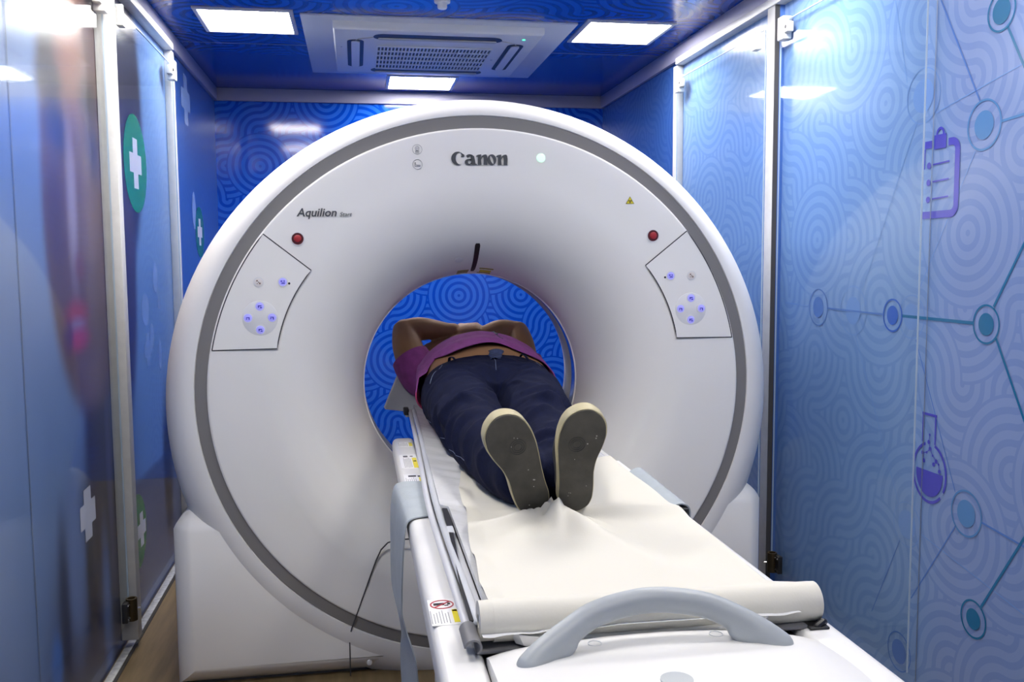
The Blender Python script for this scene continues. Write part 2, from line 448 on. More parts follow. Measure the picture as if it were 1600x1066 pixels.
wire((-0.650, 1.602), (-0.440, 1.960), 0.005, 'p_mid', 2)
wire((-0.729, 1.543), (-1.20, 1.575), 0.006, 'p_faintteal', 2)
wire((-0.480, 1.600), (-1.1, 1.72), 0.003, 'p_faint', 1)
wire((-0.400, 1.590), (-0.155, 1.140), 0.003, 'p_faint', 1)
wire((-0.350, 1.700), (-0.250, 2.05), 0.003, 'p_faint', 1)
wire((-0.640, 1.485), (-0.420, 1.125), 0.003, 'p_faint', 1)
wire((-0.120, 1.000), (-0.370, 0.545), 0.003, 'p_faint', 1)
wire((-0.425, 1.010), (-0.610, 0.640), 0.003, 'p_mid', 1)
wire((-0.712, 0.590), (-1.2, 0.540), 0.005, 'p_mid', 2)
wire((-0.475, 0.490), (-1.2, 0.360), 0.003, 'p_faint', 1)
wire((-0.722, 0.382), (-0.906, 0.672), 0.007, 'p_teal', 3)
wire((-0.615, 0.552), (-0.440, 0.300), 0.004, 'p_mid', 1)
wire((-0.380, 0.445), (-0.250, 0.190), 0.003, 'p_mid', 1)
# clipboard
cb = 'p_violet'
def stroke(pts, w, mk, lift):
    P = [Vector(p) for p in pts]; L, Rr = [], []
    for i in range(len(P)):
        d = (P[min(i + 1, len(P) - 1)] - P[max(i - 1, 0)]).normalized(); nn = Vector((-d.y, d.x)) * w / 2
        L.append(P[i] + nn); Rr.append(P[i] - nn)
    for i in range(len(P) - 1): R_.append((('poly', [tuple(L[i]), tuple(Rr[i]), tuple(Rr[i + 1]), tuple(L[i + 1])]), mk, lift))
def corner(c, r, a0, a1): return [(c[0] + r * math.cos(math.radians(a0 + (a1 - a0) * q / 8)), c[1] + r * math.sin(math.radians(a0 + (a1 - a0) * q / 8))) for q in range(9)]
stroke([(-0.438, 1.340), (-0.552, 1.340)] + corner((-0.552, 1.362), .022, 270, 180) + corner((-0.552, 1.498), .022, 180, 90) + [(-0.537, 1.520)], .019, cb, 5)
stroke([(-0.470, 1.522), (-0.440, 1.522)], .019, cb, 5)
stroke([(-0.441, 1.512), (-0.440, 1.460)], .004, cb, 5)
R_.append((('poly', [(-0.479, 1.507), (-0.528, 1.507), (-0.528, 1.543), (-0.479, 1.543)]), cb, 6))
R_.append((('ring', (-0.503, 1.545), 0.010, 0.017), cb, 6))
for z in (1.468, 1.424, 1.380):
    R_.append((circ((-0.459, z), 0.0085), cb, 5)); wire((-0.476, z + 0.001), (-0.543, z + 0.004), 0.004, cb, 5)
# flask
wire((-0.466, 0.818), (-0.528, 0.818), 0.007, cb, 5); wire((-0.470, 0.818), (-0.470, 0.742), 0.006, cb, 5); wire((-0.523, 0.818), (-0.523, 0.742), 0.006, cb, 5)
fc = (-0.503, 0.664); n = 44
arc = [math.radians(118 - 360 + k * (304) / n) + 0 for k in range(n + 1)]
for k in range(n):
    t0, t1 = math.radians(106 + k * 328 / n), math.radians(106 + (k + 1) * 328 / n)
    P = [(fc[0] + r * math.cos(t), fc[1] + r * 1.12 * math.sin(t)) for r, t in ((0.066, t0), (0.073, t0), (0.073, t1), (0.066, t1))]
    if 0.30 < k / n < 0.36 : continue
    R_.append((('poly', P), cb, 5))
liq = [(fc[0] + 0.057 * math.cos(t), fc[1] + 0.057 * 1.12 * math.sin(t)) for t in [math.radians(180 - 4 + k * 188 / 30) for k in range(31)]]
R_.append((('poly', liq), cb, 5))
mol = [(-0.500, 0.765), (-0.497, 0.745), (-0.503, 0.728), (-0.489, 0.716), (-0.472, 0.712), (-0.478, 0.692), (-0.515, 0.712), (-0.530, 0.700), (-0.520, 0.690), (-0.541, 0.694), (-0.545, 0.676)]
for k, c in enumerate(mol): R_.append((circ(c, 0.0058 if k % 3 else 0.0035, 14), cb, 5))
for a, b in ((0, 1), (1, 2), (2, 3), (3, 4), (4, 5), (2, 6), (6, 7), (7, 8), (7, 9), (9, 10)): wire(mol[a], mol[b], 0.0022, cb, 5)
# panel joints
for yy in (-0.473, -2.0): wire((yy, 0.0), (yy, 2.15), 0.0028, 'panel_seam', 7)

def right_col(Y, Z):
    out = np.zeros(Y.shape + (4,), np.float32)
    far = smooth01(Y, 1.36, 1.42)
    a = np.array([0.205, 0.335, 0.62]); b = np.array([0.040, 0.115, 0.38])
    near = smooth01(Y, -0.40, -0.62)
    c = np.array([0.215, 0.305, 0.57])
    base = a + (c - a) * near[..., None]
    out[..., :3] = base + (b - base) * far[..., None]
    out[..., :3] *= 0.90
    out[..., 3] = 1.0
    return out
art_wall('wall_right', XR, YF, YB, right_col, M['right_print'], R_, -1)

# ---- left wall print: blurred portrait, green discs with white crosses
L_ = []
L_.append((cross((0.037, 0.526), 0.074, 0.034), 'pwhite', 3))
L_.append((circ((0.80, 1.58), 0.172, 64), 'green', 3)); L_.append((cross((0.80, 1.58), 0.088, 0.034), 'pwhite', 4))
L_.append((circ((2.124, 1.380), 0.125, 48), 'pgreen', 3)); L_.append((cross((2.124, 1.380), 0.066, 0.026), 'pwhite', 4))
L_.append((circ((0.60, 0.305), 0.13, 48), 'green', 3)); L_.append((cross((0.66, 0.300), 0.060, 0.024), 'pwhite', 4))
L_.append((cross((0.874, 0.911), 0.061, 0.026), 'ppale', 3))
L_.append((cross((1.86, 1.98), 0.115, 0.045), 'ppale', 3))
for c, ry, rz in (((1.05, 1.17), 0.045, 0.055), ((0.86, 1.06), 0.06, 0.06), ((1.10, 1.075), 0.03, 0.03), ((0.95, 0.955), 0.035, 0.05), ((1.08, 0.87), 0.03, 0.06), ((1.98, 1.48), 0.05, 0.09)):
    L_.append((oval(c, ry, rz), 'ppale', 2))
for yy in (-0.406, 1.43): L_.append((('line', (yy, 0.0), (yy, 2.15), 0.004), 'panel_seam', 5))

def left_col(Y, Z):
    rgb = np.zeros(Y.shape + (3,))
    def setc(mask, c):
        nonlocal rgb
        rgb = rgb * (1 - mask[..., None]) + np.array(c) * mask[..., None]
    def blob(cy, cz, ry, rz, c, soft=0.5, amt=1.0, p=2):
        d = (np.abs((Y - cy) / ry) ** p + np.abs((Z - cz) / rz) ** p) ** (1 / p)
        setc(amt * (1 - smooth01(d, 1 - soft, 1 + soft * 0.4)), c)
    rgb[:] = (0.165, 0.25, 0.49)
    setc(smooth01(Y, 0.45, 0.8), (0.165, 0.29, 0.60))
    setc(smooth01(Y, 1.40, 1.45), (0.040, 0.115, 0.42))
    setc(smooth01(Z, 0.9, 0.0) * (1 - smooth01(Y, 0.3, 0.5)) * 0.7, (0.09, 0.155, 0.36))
    # hair mass behind the cheek, reaching past the door post
    blob(0.52, 1.75, 0.43, 0.62, (0.025, 0.018, 0.035), 0.16)
    blob(0.50, 1.25, 0.26, 0.60, (0.055, 0.035, 0.055), 0.2)
    # clothes at the bottom and the neck
    blob(0.16, 0.20, 0.50, 0.52, (0.045, 0.055, 0.13), 0.4)
    blob(0.19, 0.64, 0.16, 0.40, (0.040, 0.030, 0.055), 0.4, p=3)
    blob(-0.08, 0.42, 0.10, 0.30, (0.16, 0.24, 0.52), 0.7, 0.9)
    blob(0.06, 0.34, 0.06, 0.20, (0.05, 0.04, 0.05), 0.6)
    blob(-0.20, 0.33, 0.05, 0.28, (0.02, 0.03, 0.09), 0.8, 0.9)
    blob(-0.28, 0.22, 0.05, 0.10, (0.06, 0.17, 0.55), 0.6)
    blob(0.20, 0.16, 0.06, 0.30, (0.10, 0.19, 0.50), 0.8)
    blob(0.28, 0.55, 0.035, 0.40, (0.10, 0.11, 0.26), 0.8)
    # face
    blob(0.16, 1.42, 0.385, 0.62, (0.13, 0.078, 0.075), 0.12, p=2.4)
    blob(-0.13, 1.76, 0.10, 0.20, (0.045, 0.030, 0.035), 0.7)
    blob(0.07, 1.84, 0.15, 0.22, (0.24, 0.115, 0.085), 0.8)
    blob(-0.12, 1.70, 0.12, 0.06, (0.03, 0.022, 0.03), 0.8)
    blob(0.25, 1.70, 0.12, 0.07, (0.035, 0.022, 0.03), 0.8)
    blob(-0.08, 1.58, 0.10, 0.09, (0.018, 0.025, 0.085), 0.8)
    blob(0.26, 1.56, 0.09, 0.11, (0.025, 0.025, 0.10), 0.8)
    blob(-0.12, 1.36, 0.10, 0.22, (0.085, 0.055, 0.085), 0.8)
    blob(0.03, 1.37, 0.055, 0.24, (0.27, 0.23, 0.33), 0.8)
    blob(0.08, 1.22, 0.06, 0.05, (0.16, 0.06, 0.09), 0.9)
    blob(0.18, 1.32, 0.09, 0.24, (0.15, 0.095, 0.11), 0.9)
    blob(0.03, 1.09, 0.12, 0.045, (0.34, 0.05, 0.07), 0.8)
    blob(0.03, 1.06, 0.09, 0.022, (0.22, 0.19, 0.36), 0.8)
    blob(0.04, 1.02, 0.11, 0.04, (0.42, 0.045, 0.14), 0.8)
    blob(-0.06, 1.03, 0.05, 0.05, (0.06, 0.015, 0.12), 0.9)
    blob(0.15, 0.90, 0.18, 0.10, (0.17, 0.11, 0.13), 0.9)
    # lower stretch past the post
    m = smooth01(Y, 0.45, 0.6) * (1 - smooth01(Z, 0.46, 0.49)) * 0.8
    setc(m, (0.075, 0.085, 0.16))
    blob(1.15, 0.42, 0.10, 0.34, (0.025, 0.018, 0.02), 0.6)
    out = np.ones(Y.shape + (4,), np.float32); out[..., :3] = rgb * 0.90
    out[..., 3] = smooth01(Y, 0.7, 0.95)
    return out
art_wall('wall_left', XL, YF, YB, left_col, M['left_print'], L_, 1)

def slab(name, lo, hi, mats, face=None):
    mb = MB(); mb.box(lo, hi); o = mb.build(name, mats, None, 0, 'structure'); return o
slab('wall_back', (XL - .05, YB, 0), (XR + .05, YB + .05, ZC), M['back_print'])
slab('wall_front', (XL - .05, YF - .05, 0), (XR + .05, YF, ZC), M['plain'])
slab('ceiling', (XL - .05, YF - .05, ZC), (XR + .05, YB + .05, ZC + .05), M['ceil_print'])
slab('floor', (XL - .05, YF - .05, -.05), (XR + .05, YB + .05, 0), M['wood'])
# crown trims with a small lower lip
TD = 0.07
def crown(name, side):
    mb = MB()
    if side == 'back': mb.box((XL, YB - .02, ZC - TD), (XR, YB, ZC), .003, 2)
    else:
        x = XL if side == 'left' else XR; s = 1 if side == 'left' else -1
        x0, x1 = sorted((x, x + s * .02)); mb.box((x0, YF, ZC - TD), (x1, YB - .02, ZC), .003, 2)
    return mb.build(name, M['trim'], None, 30, 'structure')
crown('trim_1', 'left'); crown('trim_2', 'right'); crown('trim_3', 'back')
k = 4
for side, x, s in (('left', XL, 1), ('right', XR, -1)):
    def bx(y0, y1, z0, z1, d0, d1, mat, bev=.002):
        global k
        mb = MB(); xs = sorted((x + s * d0, x + s * d1)); mb.box((xs[0], y0, z0), (xs[1], y1, z1), bev, 2)
        mb.build('trim_%d' % k, mat, None, 30, 'structure'); k += 1
    # head channel below the crown, posts, floor strip with its dark gap
    bx(-3.5, 1.385, ZC - TD - .028, ZC - TD, 0, .040, M['alu'])
    (bx(0.332, 0.382, 0.03, ZC - TD - .028, 0, .052, M['alu'], .003) if s > 0 else bx(0.392, 0.452, 0.0, ZC - TD - .028, 0, .034, M['alu'], .002))
    if s < 0: bx(0.387, 0.392, 0.0, ZC - TD - .028, .018, .034, M['seam'], 0); bx(0.387, 0.392, 0.0, ZC - TD - .028, 0, .018, M['p_mid'], 0)
    bx(1.385, 1.435, 0.0, ZC - TD - .028, 0, .032, M['alu'], .003)
    bx(YF, YB, 0.0, .006, .006, .030, M['strip'], .001)
    bx(YF, YB, 0.0, .003, .030, .040, M['dirt'], 0)
# ceiling joints
for yy in (1.66, -0.35, -2.4):
    mb = MB(); mb.box((XL + .03, yy - .002, ZC - .001), (XR - .03, yy + .002, ZC + .004)); mb.build('trim_%d' % k, M['panel_seam'], None, 0, 'structure'); k += 1

# ================================================================== GLASS DOORS
def glass_door(side, y0, y1, hinge_y, dist, label, z1=2.035, handle=None):
    x = XL if side == 'left' else XR; s = 1 if side == 'left' else -1
    t = thing('glass_door', label, 'door', (x + s * dist, hinge_y, 0.1), 'clear glass doors along the printed walls')
    mb = MB(); xs = sorted((x + s * dist, x + s * (dist - .0035))); mb.box((xs[0], y0, 0.10), (xs[1], y1, z1)); mb.build('pane', M['glass'], t, 0)
    mb = MB()
    for yy in (y0, y1):
        w = .0016
        mb.box((xs[0] - .0005, yy - w / 2, 0.10), (xs[1] + .0005, yy + w / 2, z1))
    mb.box((xs[0] - .0005, y0, z1 - .001), (xs[1] + .0005, y1, z1 + .002))
    mb.build('pane_edge', M['glassedge'], t, 0)
    d = 1 if (y0 + y1) / 2 > hinge_y else -1
    xa, xb = sorted((x + s * (dist - .012), x + s * (dist + .020)))
    mb = MB(); mb.box((xa, hinge_y - .022, z1 - .065), (xb, hinge_y + .022, z1 + .012), .003, 2)
    h = mb.build('upper_hinge', M['bracket'], t, 30)
    mb = MB(); q = hinge_y + d * .035
    mb.box((xa + .003, q - .014, z1 - .046), (xb - .006, q + .014, z1 - .012), .003, 2); mb.build('hinge_clamp', M['bracket'], h, 30)
    mb = MB(); mb.disc((xb - .006 if s > 0 else xa + .006, q, z1 - .029), (s, 0, 0), .006, .004, 16); mb.build('screw', M['black'], h, 30)
    # lower pivot: two short tubes side by side on the post foot
    mb = MB()
    mb.tube([(x + s * (dist + .016), hinge_y + d * .004, .115), (x + s * (dist + .016), hinge_y + d * .004, .185)], .017, 20, cap=None)
    mb.ring((x + s * (dist + .016), hinge_y + d * .004, .115), (0, 0, 1), .012, .017, .070, 20)
    h = mb.build('lower_pivot', M['brass'], t, 30)
    mb = MB()
    mb.box(tuple(min(a, b) for a, b in zip((x + s * (dist - .004), hinge_y + d * .012, .118), (x + s * (dist + .012), hinge_y + d * .045, .180))),
           tuple(max(a, b) for a, b in zip((x + s * (dist - .004), hinge_y + d * .012, .118), (x + s * (dist + .012), hinge_y + d * .045, .180))), .002, 2)
    mb.build('pivot_plate', M['black'], h, 30)
    mb = MB()
    for zz in (.128, .170):
        for q in (.020, .036): mb.disc((x + s * (dist + .012), hinge_y + d * q, zz), (s, 0, 0), .003, .003, 12)
    mb.disc((x + s * (dist + .026), hinge_y - d * .012, .145), (s, -.4 * d, 0), .004, .012, 12)
    mb.build('pivot_screws', M['chrome'], h, 30)
    if handle is not None:
        xa, xb = sorted((x + s * dist, x + s * (dist + .022)))
        mb = MB(); mb.box((xa, handle - .008, z1 - .055), (xb, handle + .008, z1 + .005), .002, 2)
        mb.box((xa, handle - .012, z1 - .062), (xb, handle + .030, z1 - .053), .002, 2)
        mb.build('stop_bracket', M['bracket'], t, 30)
    return t
glass_door('left', -0.900, 0.322, 0.290, .030, 'clear glass door in front of the large blurred face print', handle=None)
glass_door('left', 0.392, 1.375, 1.330, .036, 'clear glass door in front of the upper green disc print, left wall', handle=0.46)
glass_door('right', -0.462, 0.372, 0.335, .022, 'clear glass door beside the clipboard and flask prints')
glass_door('right', 0.462, 1.375, 1.330, .036, 'clear glass door on the right wall just behind the scanner', handle=0.50)

# ================================================================== CEILING LIGHTS, AIR CONDITIONER, SENSOR
def light(x, y, label):
    t = thing('ceiling_light', label, 'ceiling light', (x, y, ZC), 'square white ceiling lights')
    h = .172; mb = MB(); z = ZC
    rg = lambda a, zz: [(x - a, y - a, zz), (x + a, y - a, zz), (x + a, y + a, zz), (x - a, y + a, zz)]
    mb.loft([rg(h + .016, z), rg(h + .016, z - .006), rg(h, z - .008), rg(h - .002, z - .004), rg(h - .002, z)], False, False)
    mb.build('frame', M['lampframe'], t, 20)
    mb = MB(); mb.box((x - h + .002, y - h + .002, z - .0045), (x + h - .002, y + h - .002, z - .001)); mb.build('diffuser', M['lamp'], t, 0)
    return t
lt = light(-0.715, 1.256, 'square white ceiling light left of the air conditioner')
for dx, dy, lab in ((1.545, -0.022, 'square white ceiling light right of the air conditioner'),
                    (0.780, 1.202, 'square white ceiling light behind the air conditioner, near the back wall'),
                    (0.0, -1.20, 'square white ceiling light over the left side of the scanner front'),
                    (1.545, -1.20, 'square white ceiling light over the right side of the scanner front'),
                    (0.0, -2.45, 'square white ceiling light over the foot of the table, left side'),
                    (1.545, -2.45, 'square white ceiling light over the foot of the table, right side'),
                    (0.780, -3.90, 'square white ceiling light behind the camera position')):
    dup(lt, (dx, dy, 0), lab)

def aircon():
    t = thing('air_conditioner', 'white square cassette air conditioner with grille set in the blue ceiling', 'air conditioner', (0.055, 1.66, ZC))
    mb = MB(); mb.box((-.502, 1.105, ZC - .008), (.615, 2.225, ZC), .002, 2); mb.build('mounting_panel', M['acpanel'], t, 30)
    x0, x1, y0, y1, zt, zb = -.378, .488, 1.17, 2.02, ZC - .008, ZC - .042
    mb = MB()
    bm = bmesh.new(); bmesh.ops.create_cube(bm, size=1)
    for v in bm.verts: v.co = Vector(((x0 + x1) / 2 + v.co.x * (x1 - x0), (y0 + y1) / 2 + v.co.y * (y1 - y0), (zt + zb) / 2 + v.co.z * (zt - zb)))
    bmesh.ops.bevel(bm, geom=[e for e in bm.edges if all(abs(v.co.z - zb) < 1e-5 for v in e.verts)], offset=.012, segments=3, profile=.5, affect='EDGES')
    mb.bm_add(bm); mb.build('casing', M['ac'], t, 30)
    cx, cy = (x0 + x1) / 2, (y0 + y1) / 2
    def stadium(ax, c, l, w):
        pts = []
        for q in range(16):
            a = -PI / 2 + PI * q / 15; pts.append((l / 2 - w / 2 + w / 2 * math.cos(a), w / 2 * math.sin(a)))
        for q in range(16):
            a = PI / 2 + PI * q / 15; pts.append((-l / 2 + w / 2 + w / 2 * math.cos(a), w / 2 * math.sin(a)))
        return [(c[0] + p, c[1] + q) if ax == 'x' else (c[0] - q, c[1] + p) for p, q in pts]
    for ax, c in (('x', (cx, y0 + .105)), ('y', (x0 + .090, cy + .01)), ('y', (x1 - .090, cy + .01)), ('x', (cx, y1 - .075))):
        mb = MB(); mb.prism(stadium(ax, c, .54, .092 if ax == 'x' else .070), lambda a, b: (a, b, zb + .001), lambda a, b: (a, b, zb - .0015))
        sl = mb.build('air_outlet', M['acdark'], t, 30)
        mb = MB(); mb.prism(stadium(ax, (c[0], c[1] + .024) if ax == 'x' else c, .500, .024 if ax == 'x' else .036), lambda a, b: (a, b, zb - .001), lambda a, b: (a, b, zb - .006))
        mb.build('louver', M['ac_louver'] if ax == 'x' else M['ac'], sl, 30)
    gx0, gx1, gy0, gy1 = cx - .250, cx + .250, cy - .165, cy + .285
    mb = MB(); mb.box((gx0, gy0, zb - .0015), (gx1, gy1, zb + .001)); gr = mb.build('intake', M['acdark'], t, 0)
    mb = MB()
    for i in range(33):
        x = gx0 + (gx1 - gx0) * i / 32; mb.box((x - .0028, gy0, zb - .006), (x + .0028, gy1, zb - .001))
    for i in range(6):
        y = gy0 + (gy1 - gy0) * i / 5; mb.box((gx0, y - .005, zb - .0072), (gx1, y + .005, zb - .001))
    mb.build('grille', M['ac'], t, 0)
    for sx in (-1, 1):
        mb = MB()
        P = [(cx + sx * .27, y0 + .115), (cx + sx * .33, y0 + .15), (cx + sx * (x1 - cx - .09) / 1, cy - .25)]
        mb.tube([(a, b, zb - .0005) for a, b in P], .0022, 6)
        mb.build('panel_groove', M['ac_louver'], t, 30)
    mb = MB(); mb.disc((x1 - .075, y0 + .075, zb + .001), (0, 0, -1), .007, .004, 16); mb.build('status_light', M['ledsmall'], t, 30)
    mb = MB(); mb.disc((x0 + .03, cy - .12, zb + .001), (0, 0, -1), .004, .003, 12); mb.build('cap_screw', M['acpanel'], t, 30)
    mb = MB(); mb.disc((gx1 + .03, cy + .06, zb + .001), (0, 0, -1), .006, .003, 12); mb.build('cap_screw', M['acpanel'], t, 30)
aircon()
t = thing('smoke_detector', 'small round white sensor on the ceiling in front of the air conditioner', 'sensor', (.032, .85, ZC))
mb = MB(); mb.disc((.032, .85, ZC), (0, 0, -1), .030, .012, 32, bev=.003); mb.build('base', M['ac'], t, 30)
mb = MB(); mb.disc((.032, .85, ZC - .012), (0, 0, -1), .018, .022, 24, bev=.006); mb.build('cap', M['bracket'], t, 30)

# ================================================================== CT SCANNER
NS = 160
def ell(a, b, cz, y, cx=CX, n=NS):
    return [(cx + a * math.cos(2 * PI * k / n), y, cz + b * math.sin(2 * PI * k / n)) for k in range(n)]
ct = thing('ct_scanner', 'large white ring shaped CT scanner with grey band filling the room', 'scanner', (CX, .35, 0))
# outer shell: rounded rim, drum, rear
mb = MB()
rim = [(.8205, .7945, .8502, .004), (.823, .797, .8500, -.001), (.830, .803, .848, -.001)]
for q in range(1, 13):
    a = q / 12 * PI / 2
    rim.append((.830 + .090 * math.sin(a), .803 + .098 * math.sin(a), .848 - .041 * math.sin(a), -.001 + .125 * (1 - math.cos(a))))
rim += [(.923, .903, .806, .20), (.922, .902, .806, .45), (.905, .885, .807, .60), (.87, .85, .81, .70), (.80, .78, .83, .745), (.65, .64, .84, .76), (.60, .60, .84, .76)]
for q in range(1, 9):
    a = q / 8 * PI / 2
    rim.append((.60 - .245 * math.sin(a), .60 - .245 * math.sin(a), .84, .46 + .30 * math.cos(a)))
mb.loft([ell(*r) for r in rim], False, False); mb.build('outer_shell', M['shell'], ct, 40)
# grey band
mb = MB(); mb.loft([ell(.8205, .7945, .8502, .006), ell(.8205, .7945, .8502, .001), ell(.7875, .7600, .8505, .001), ell(.7875, .7600, .8505, .006)], False, False)
mb.build('grey_band', M['ring'], ct, 40)
# front cover with the funnel into the bore
mb = MB()
fr = [(.7875, .7600, .8505, .006), (.7870, .7595, .8505, -.002), (.7845, .757, .8505, -.0045), (.780, .753, .8505, -.0050), (.72, .70, .847, -.004), (.66, .655, .842, -.002)]
for q in range(0, 25):
    a = q / 24 * PI / 2
    r = .351 + .279 * (1 - math.sin(a)); fr.append((r, r, .84, .300 * (1 - math.cos(a)) - .002 * (1 - q / 24)))
mb.loft([ell(*r) for r in fr], False, False); mb.build('front_cover', M['front'], ct, 40)
# bore: lip, film window, grey tube
mb = MB(); mb.loft([ell(.351, .351, .84, .300), ell(.3475, .3475, .84, .301), ell(.3475, .3475, .84, .306), ell(.352, .352, .84, .307)], False, False); mb.build('bore_lip', M['shell'], ct, 40)
mb = MB(); mb.loft([ell(.352, .352, .84, .306), ell(.352, .352, .84, .375)], False, False); mb.build('scan_window', M['film'], ct, 40)
mb = MB(); mb.loft([ell(.352, .352, .84, .375), ell(.350, .350, .84, .378), ell(.350, .350, .84, .455), ell(.356, .356, .84, .461)], False, False); mb.build('bore_tube', M['liner'], ct, 40)
# base with chamfered front corners
def base_outline():
    half = [(-.845, .0), (-.845, .52), (-.70, .52), (-.585, .40), (-.47, .22), (-.30, .085), (CX, .055)]
    return half + [(2 * CX - x - .005, z) for x, z in half[-2::-1]]
mb = MB()
bm = bmesh.new()
po = base_outline(); y0, y1 = .006, .70
va = [bm.verts.new((x, y0, z)) for x, z in po]; vb = [bm.verts.new((x, y1, z)) for x, z in po]
bm.faces.new(va[::-1]); bm.faces.new(vb)
for i in range(len(po)): bm.faces.new((va[i], va[(i + 1) % len(po)], vb[(i + 1) % len(po)], vb[i]))
bm.edges.ensure_lookup_table()
xe0, xe1 = min(p[0] for p in po), max(p[0] for p in po)
def outer(v): return abs(v.co.x - xe0) < 1e-5 or abs(v.co.x - xe1) < 1e-5
ed = [e for e in bm.edges if all(abs(v.co.y - y0) < 1e-5 for v in e.verts) and (all(outer(v) for v in e.verts) or all(abs(v.co.z - .52) < 1e-5 for v in e.verts))]
ed += [e for e in bm.edges if all(outer(v) and abs(v.co.z - .52) < 1e-5 for v in e.verts) and abs(e.verts[0].co.y - e.verts[1].co.y) > .1]
bmesh.ops.bevel(bm, geom=ed, offset=.058, segments=5, profile=.35, affect='EDGES')
mb.bm_add(bm); mb.build('base', M['front'], ct, 35)

def strip(pts, w, y=-.0062, th=.002):
    """thin seam following x,z points on the front face"""
    m = MB(); P = [Vector((p[0], 0, p[1])) for p in pts]
    L, R = [], []
    for i in range(len(P)):
        d = (P[min(i + 1, len(P) - 1)] - P[max(i - 1, 0)]).normalized(); nn = Vector((-d.z, 0, d.x)) * w / 2
        L.append(P[i] + nn); R.append(P[i] - nn)
    yy = y if callable(y) else (lambda x, z: y)
    rings = [[(l.x, yy(l.x, l.z), l.z), (r.x, yy(r.x, r.z), r.z), (r.x, yy(r.x, r.z) + th, r.z), (l.x, yy(l.x, l.z) + th, l.z)] for l, r in zip(L, R)]
    m.loft(rings, True, True)
    return m
# control panels left and right
def ctrl(sx):
    X = lambda x: x if sx < 0 else 2 * CX - x
    dz = 0.0 if sx < 0 else .006
    def ie(a, b, cz, t): return (CX - a * math.cos(t), cz + b * math.sin(t))
    t0, t1 = math.radians(10.2), math.radians(37.4)
    outer = [ie(.781, .754, .8505, t0 + (t1 - t0) * q / 16) for q in range(17)]
    a, b = (-.432, 1.206), (-.532, .9855)
    inner = []
    for q in range(13):
        u = q / 12; x = a[0] + (b[0] - a[0]) * u; z = a[1] + (b[1] - a[1]) * u; bul = .016 * 4 * u * (1 - u)
        inner.append((x - bul * .91, z + bul * .41))
    loop = outer + inner
    pts = [(X(x), z + dz) for x, z in loop]
    m = MB(); m.prism(pts, lambda x, z: (x, -.0035, z), lambda x, z: (x, -.0056, z)); p = m.build('control_panel', M['front'], ct, 30)
    p['label'] = 'control panel on the %s side of the scanner face' % ('left' if sx < 0 else 'right')
    strip(pts + [pts[0]], .0030, -.0060, .0015).build('panel_seam', M['seam'], p, 0)
    def button(x, z, r, mk, ink, sym):
        m = MB(); m.ring((x, -.0052, z), (0, -1, 0), r * 1.0, r * 1.28, .0022, 32); m.build('button_rim', M['pad'], p, 30)
        m = MB(); m.disc((x, -.0052, z), (0, -1, 0), r, .0028, 32, bev=.0008); bt = m.build('button', M[mk], p, 30)
        m = MB()
        for (ax, az, w, h) in sym: m.box((x + ax * r - w * r / 2, -.0086, z + az * r - h * r / 2), (x + ax * r + w * r / 2, -.0079, z + az * r + h * r / 2))
        m.build('symbol', M[ink], bt, 0)
    cx, cz = X(-.576) , 1.073 + dz
    m = MB(); m.disc((cx, -.0052, cz), (0, -1, 0), .049, .0010, 48, bev=.0006); m.build('button_pad', M['pad'], p, 30)
    arrows = {0: [(0, .15, .9, .25), (-.3, -.15, .25, .4), (.3, -.3, .5, .3)], 1: [(-.1, .1, .7, .22), (.3, -.15, .25, .7), (-.3, -.25, .3, .25)]}
    for i, (ox, oz) in enumerate(((0, .033), (.033, .001), (0, -.033), (-.033, .001))):
        button(cx + ox * 1.0, cz + oz, .0115, 'blue_btn', 'btn_ink', arrows[i % 2])
    button(X(-.577), 1.174 + dz, .0112, 'btn_white', 'btn_brown', [(-.35, .35, .35, .35), (.3, -.3, .4, .4), (0, 0, .25, .25), (-.3, -.35, .2, .2)])
    button(X(-.511), 1.174 + dz, .0112, 'blue_btn', 'btn_ink', [(-.3, .2, .5, .3), (.1, -.3, .9, .3), (.35, .2, .3, .35)])
    m = MB(); m.disc((X(-.4935), -.005, 1.1695 + dz), (0, -1, 0), .0032, .0015, 14); m.build('microphone_hole', M['black'], p, 30)
ctrl(-1); ctrl(1)
for x, z in ((-.467, 1.295), (.574, 1.301)):
    m = MB(); m.ring((x, -.004, z), (0, -1, 0), .0105, .0165, .0022, 40); e = m.build('emergency_stop', M['redring'], ct, 30)
    m = MB(); m.ring((x, -.004, z - .0006), (0, -1, 0), .0165, .0195, .0012, 40); m.build('bezel', M['pad'], e, 30)
    m = MB(); m.disc((x, -.004, z), (0, -1, 0), .0105, .006, 32, bev=.002); bt = m.build('red_button', M['red'], e, 30)
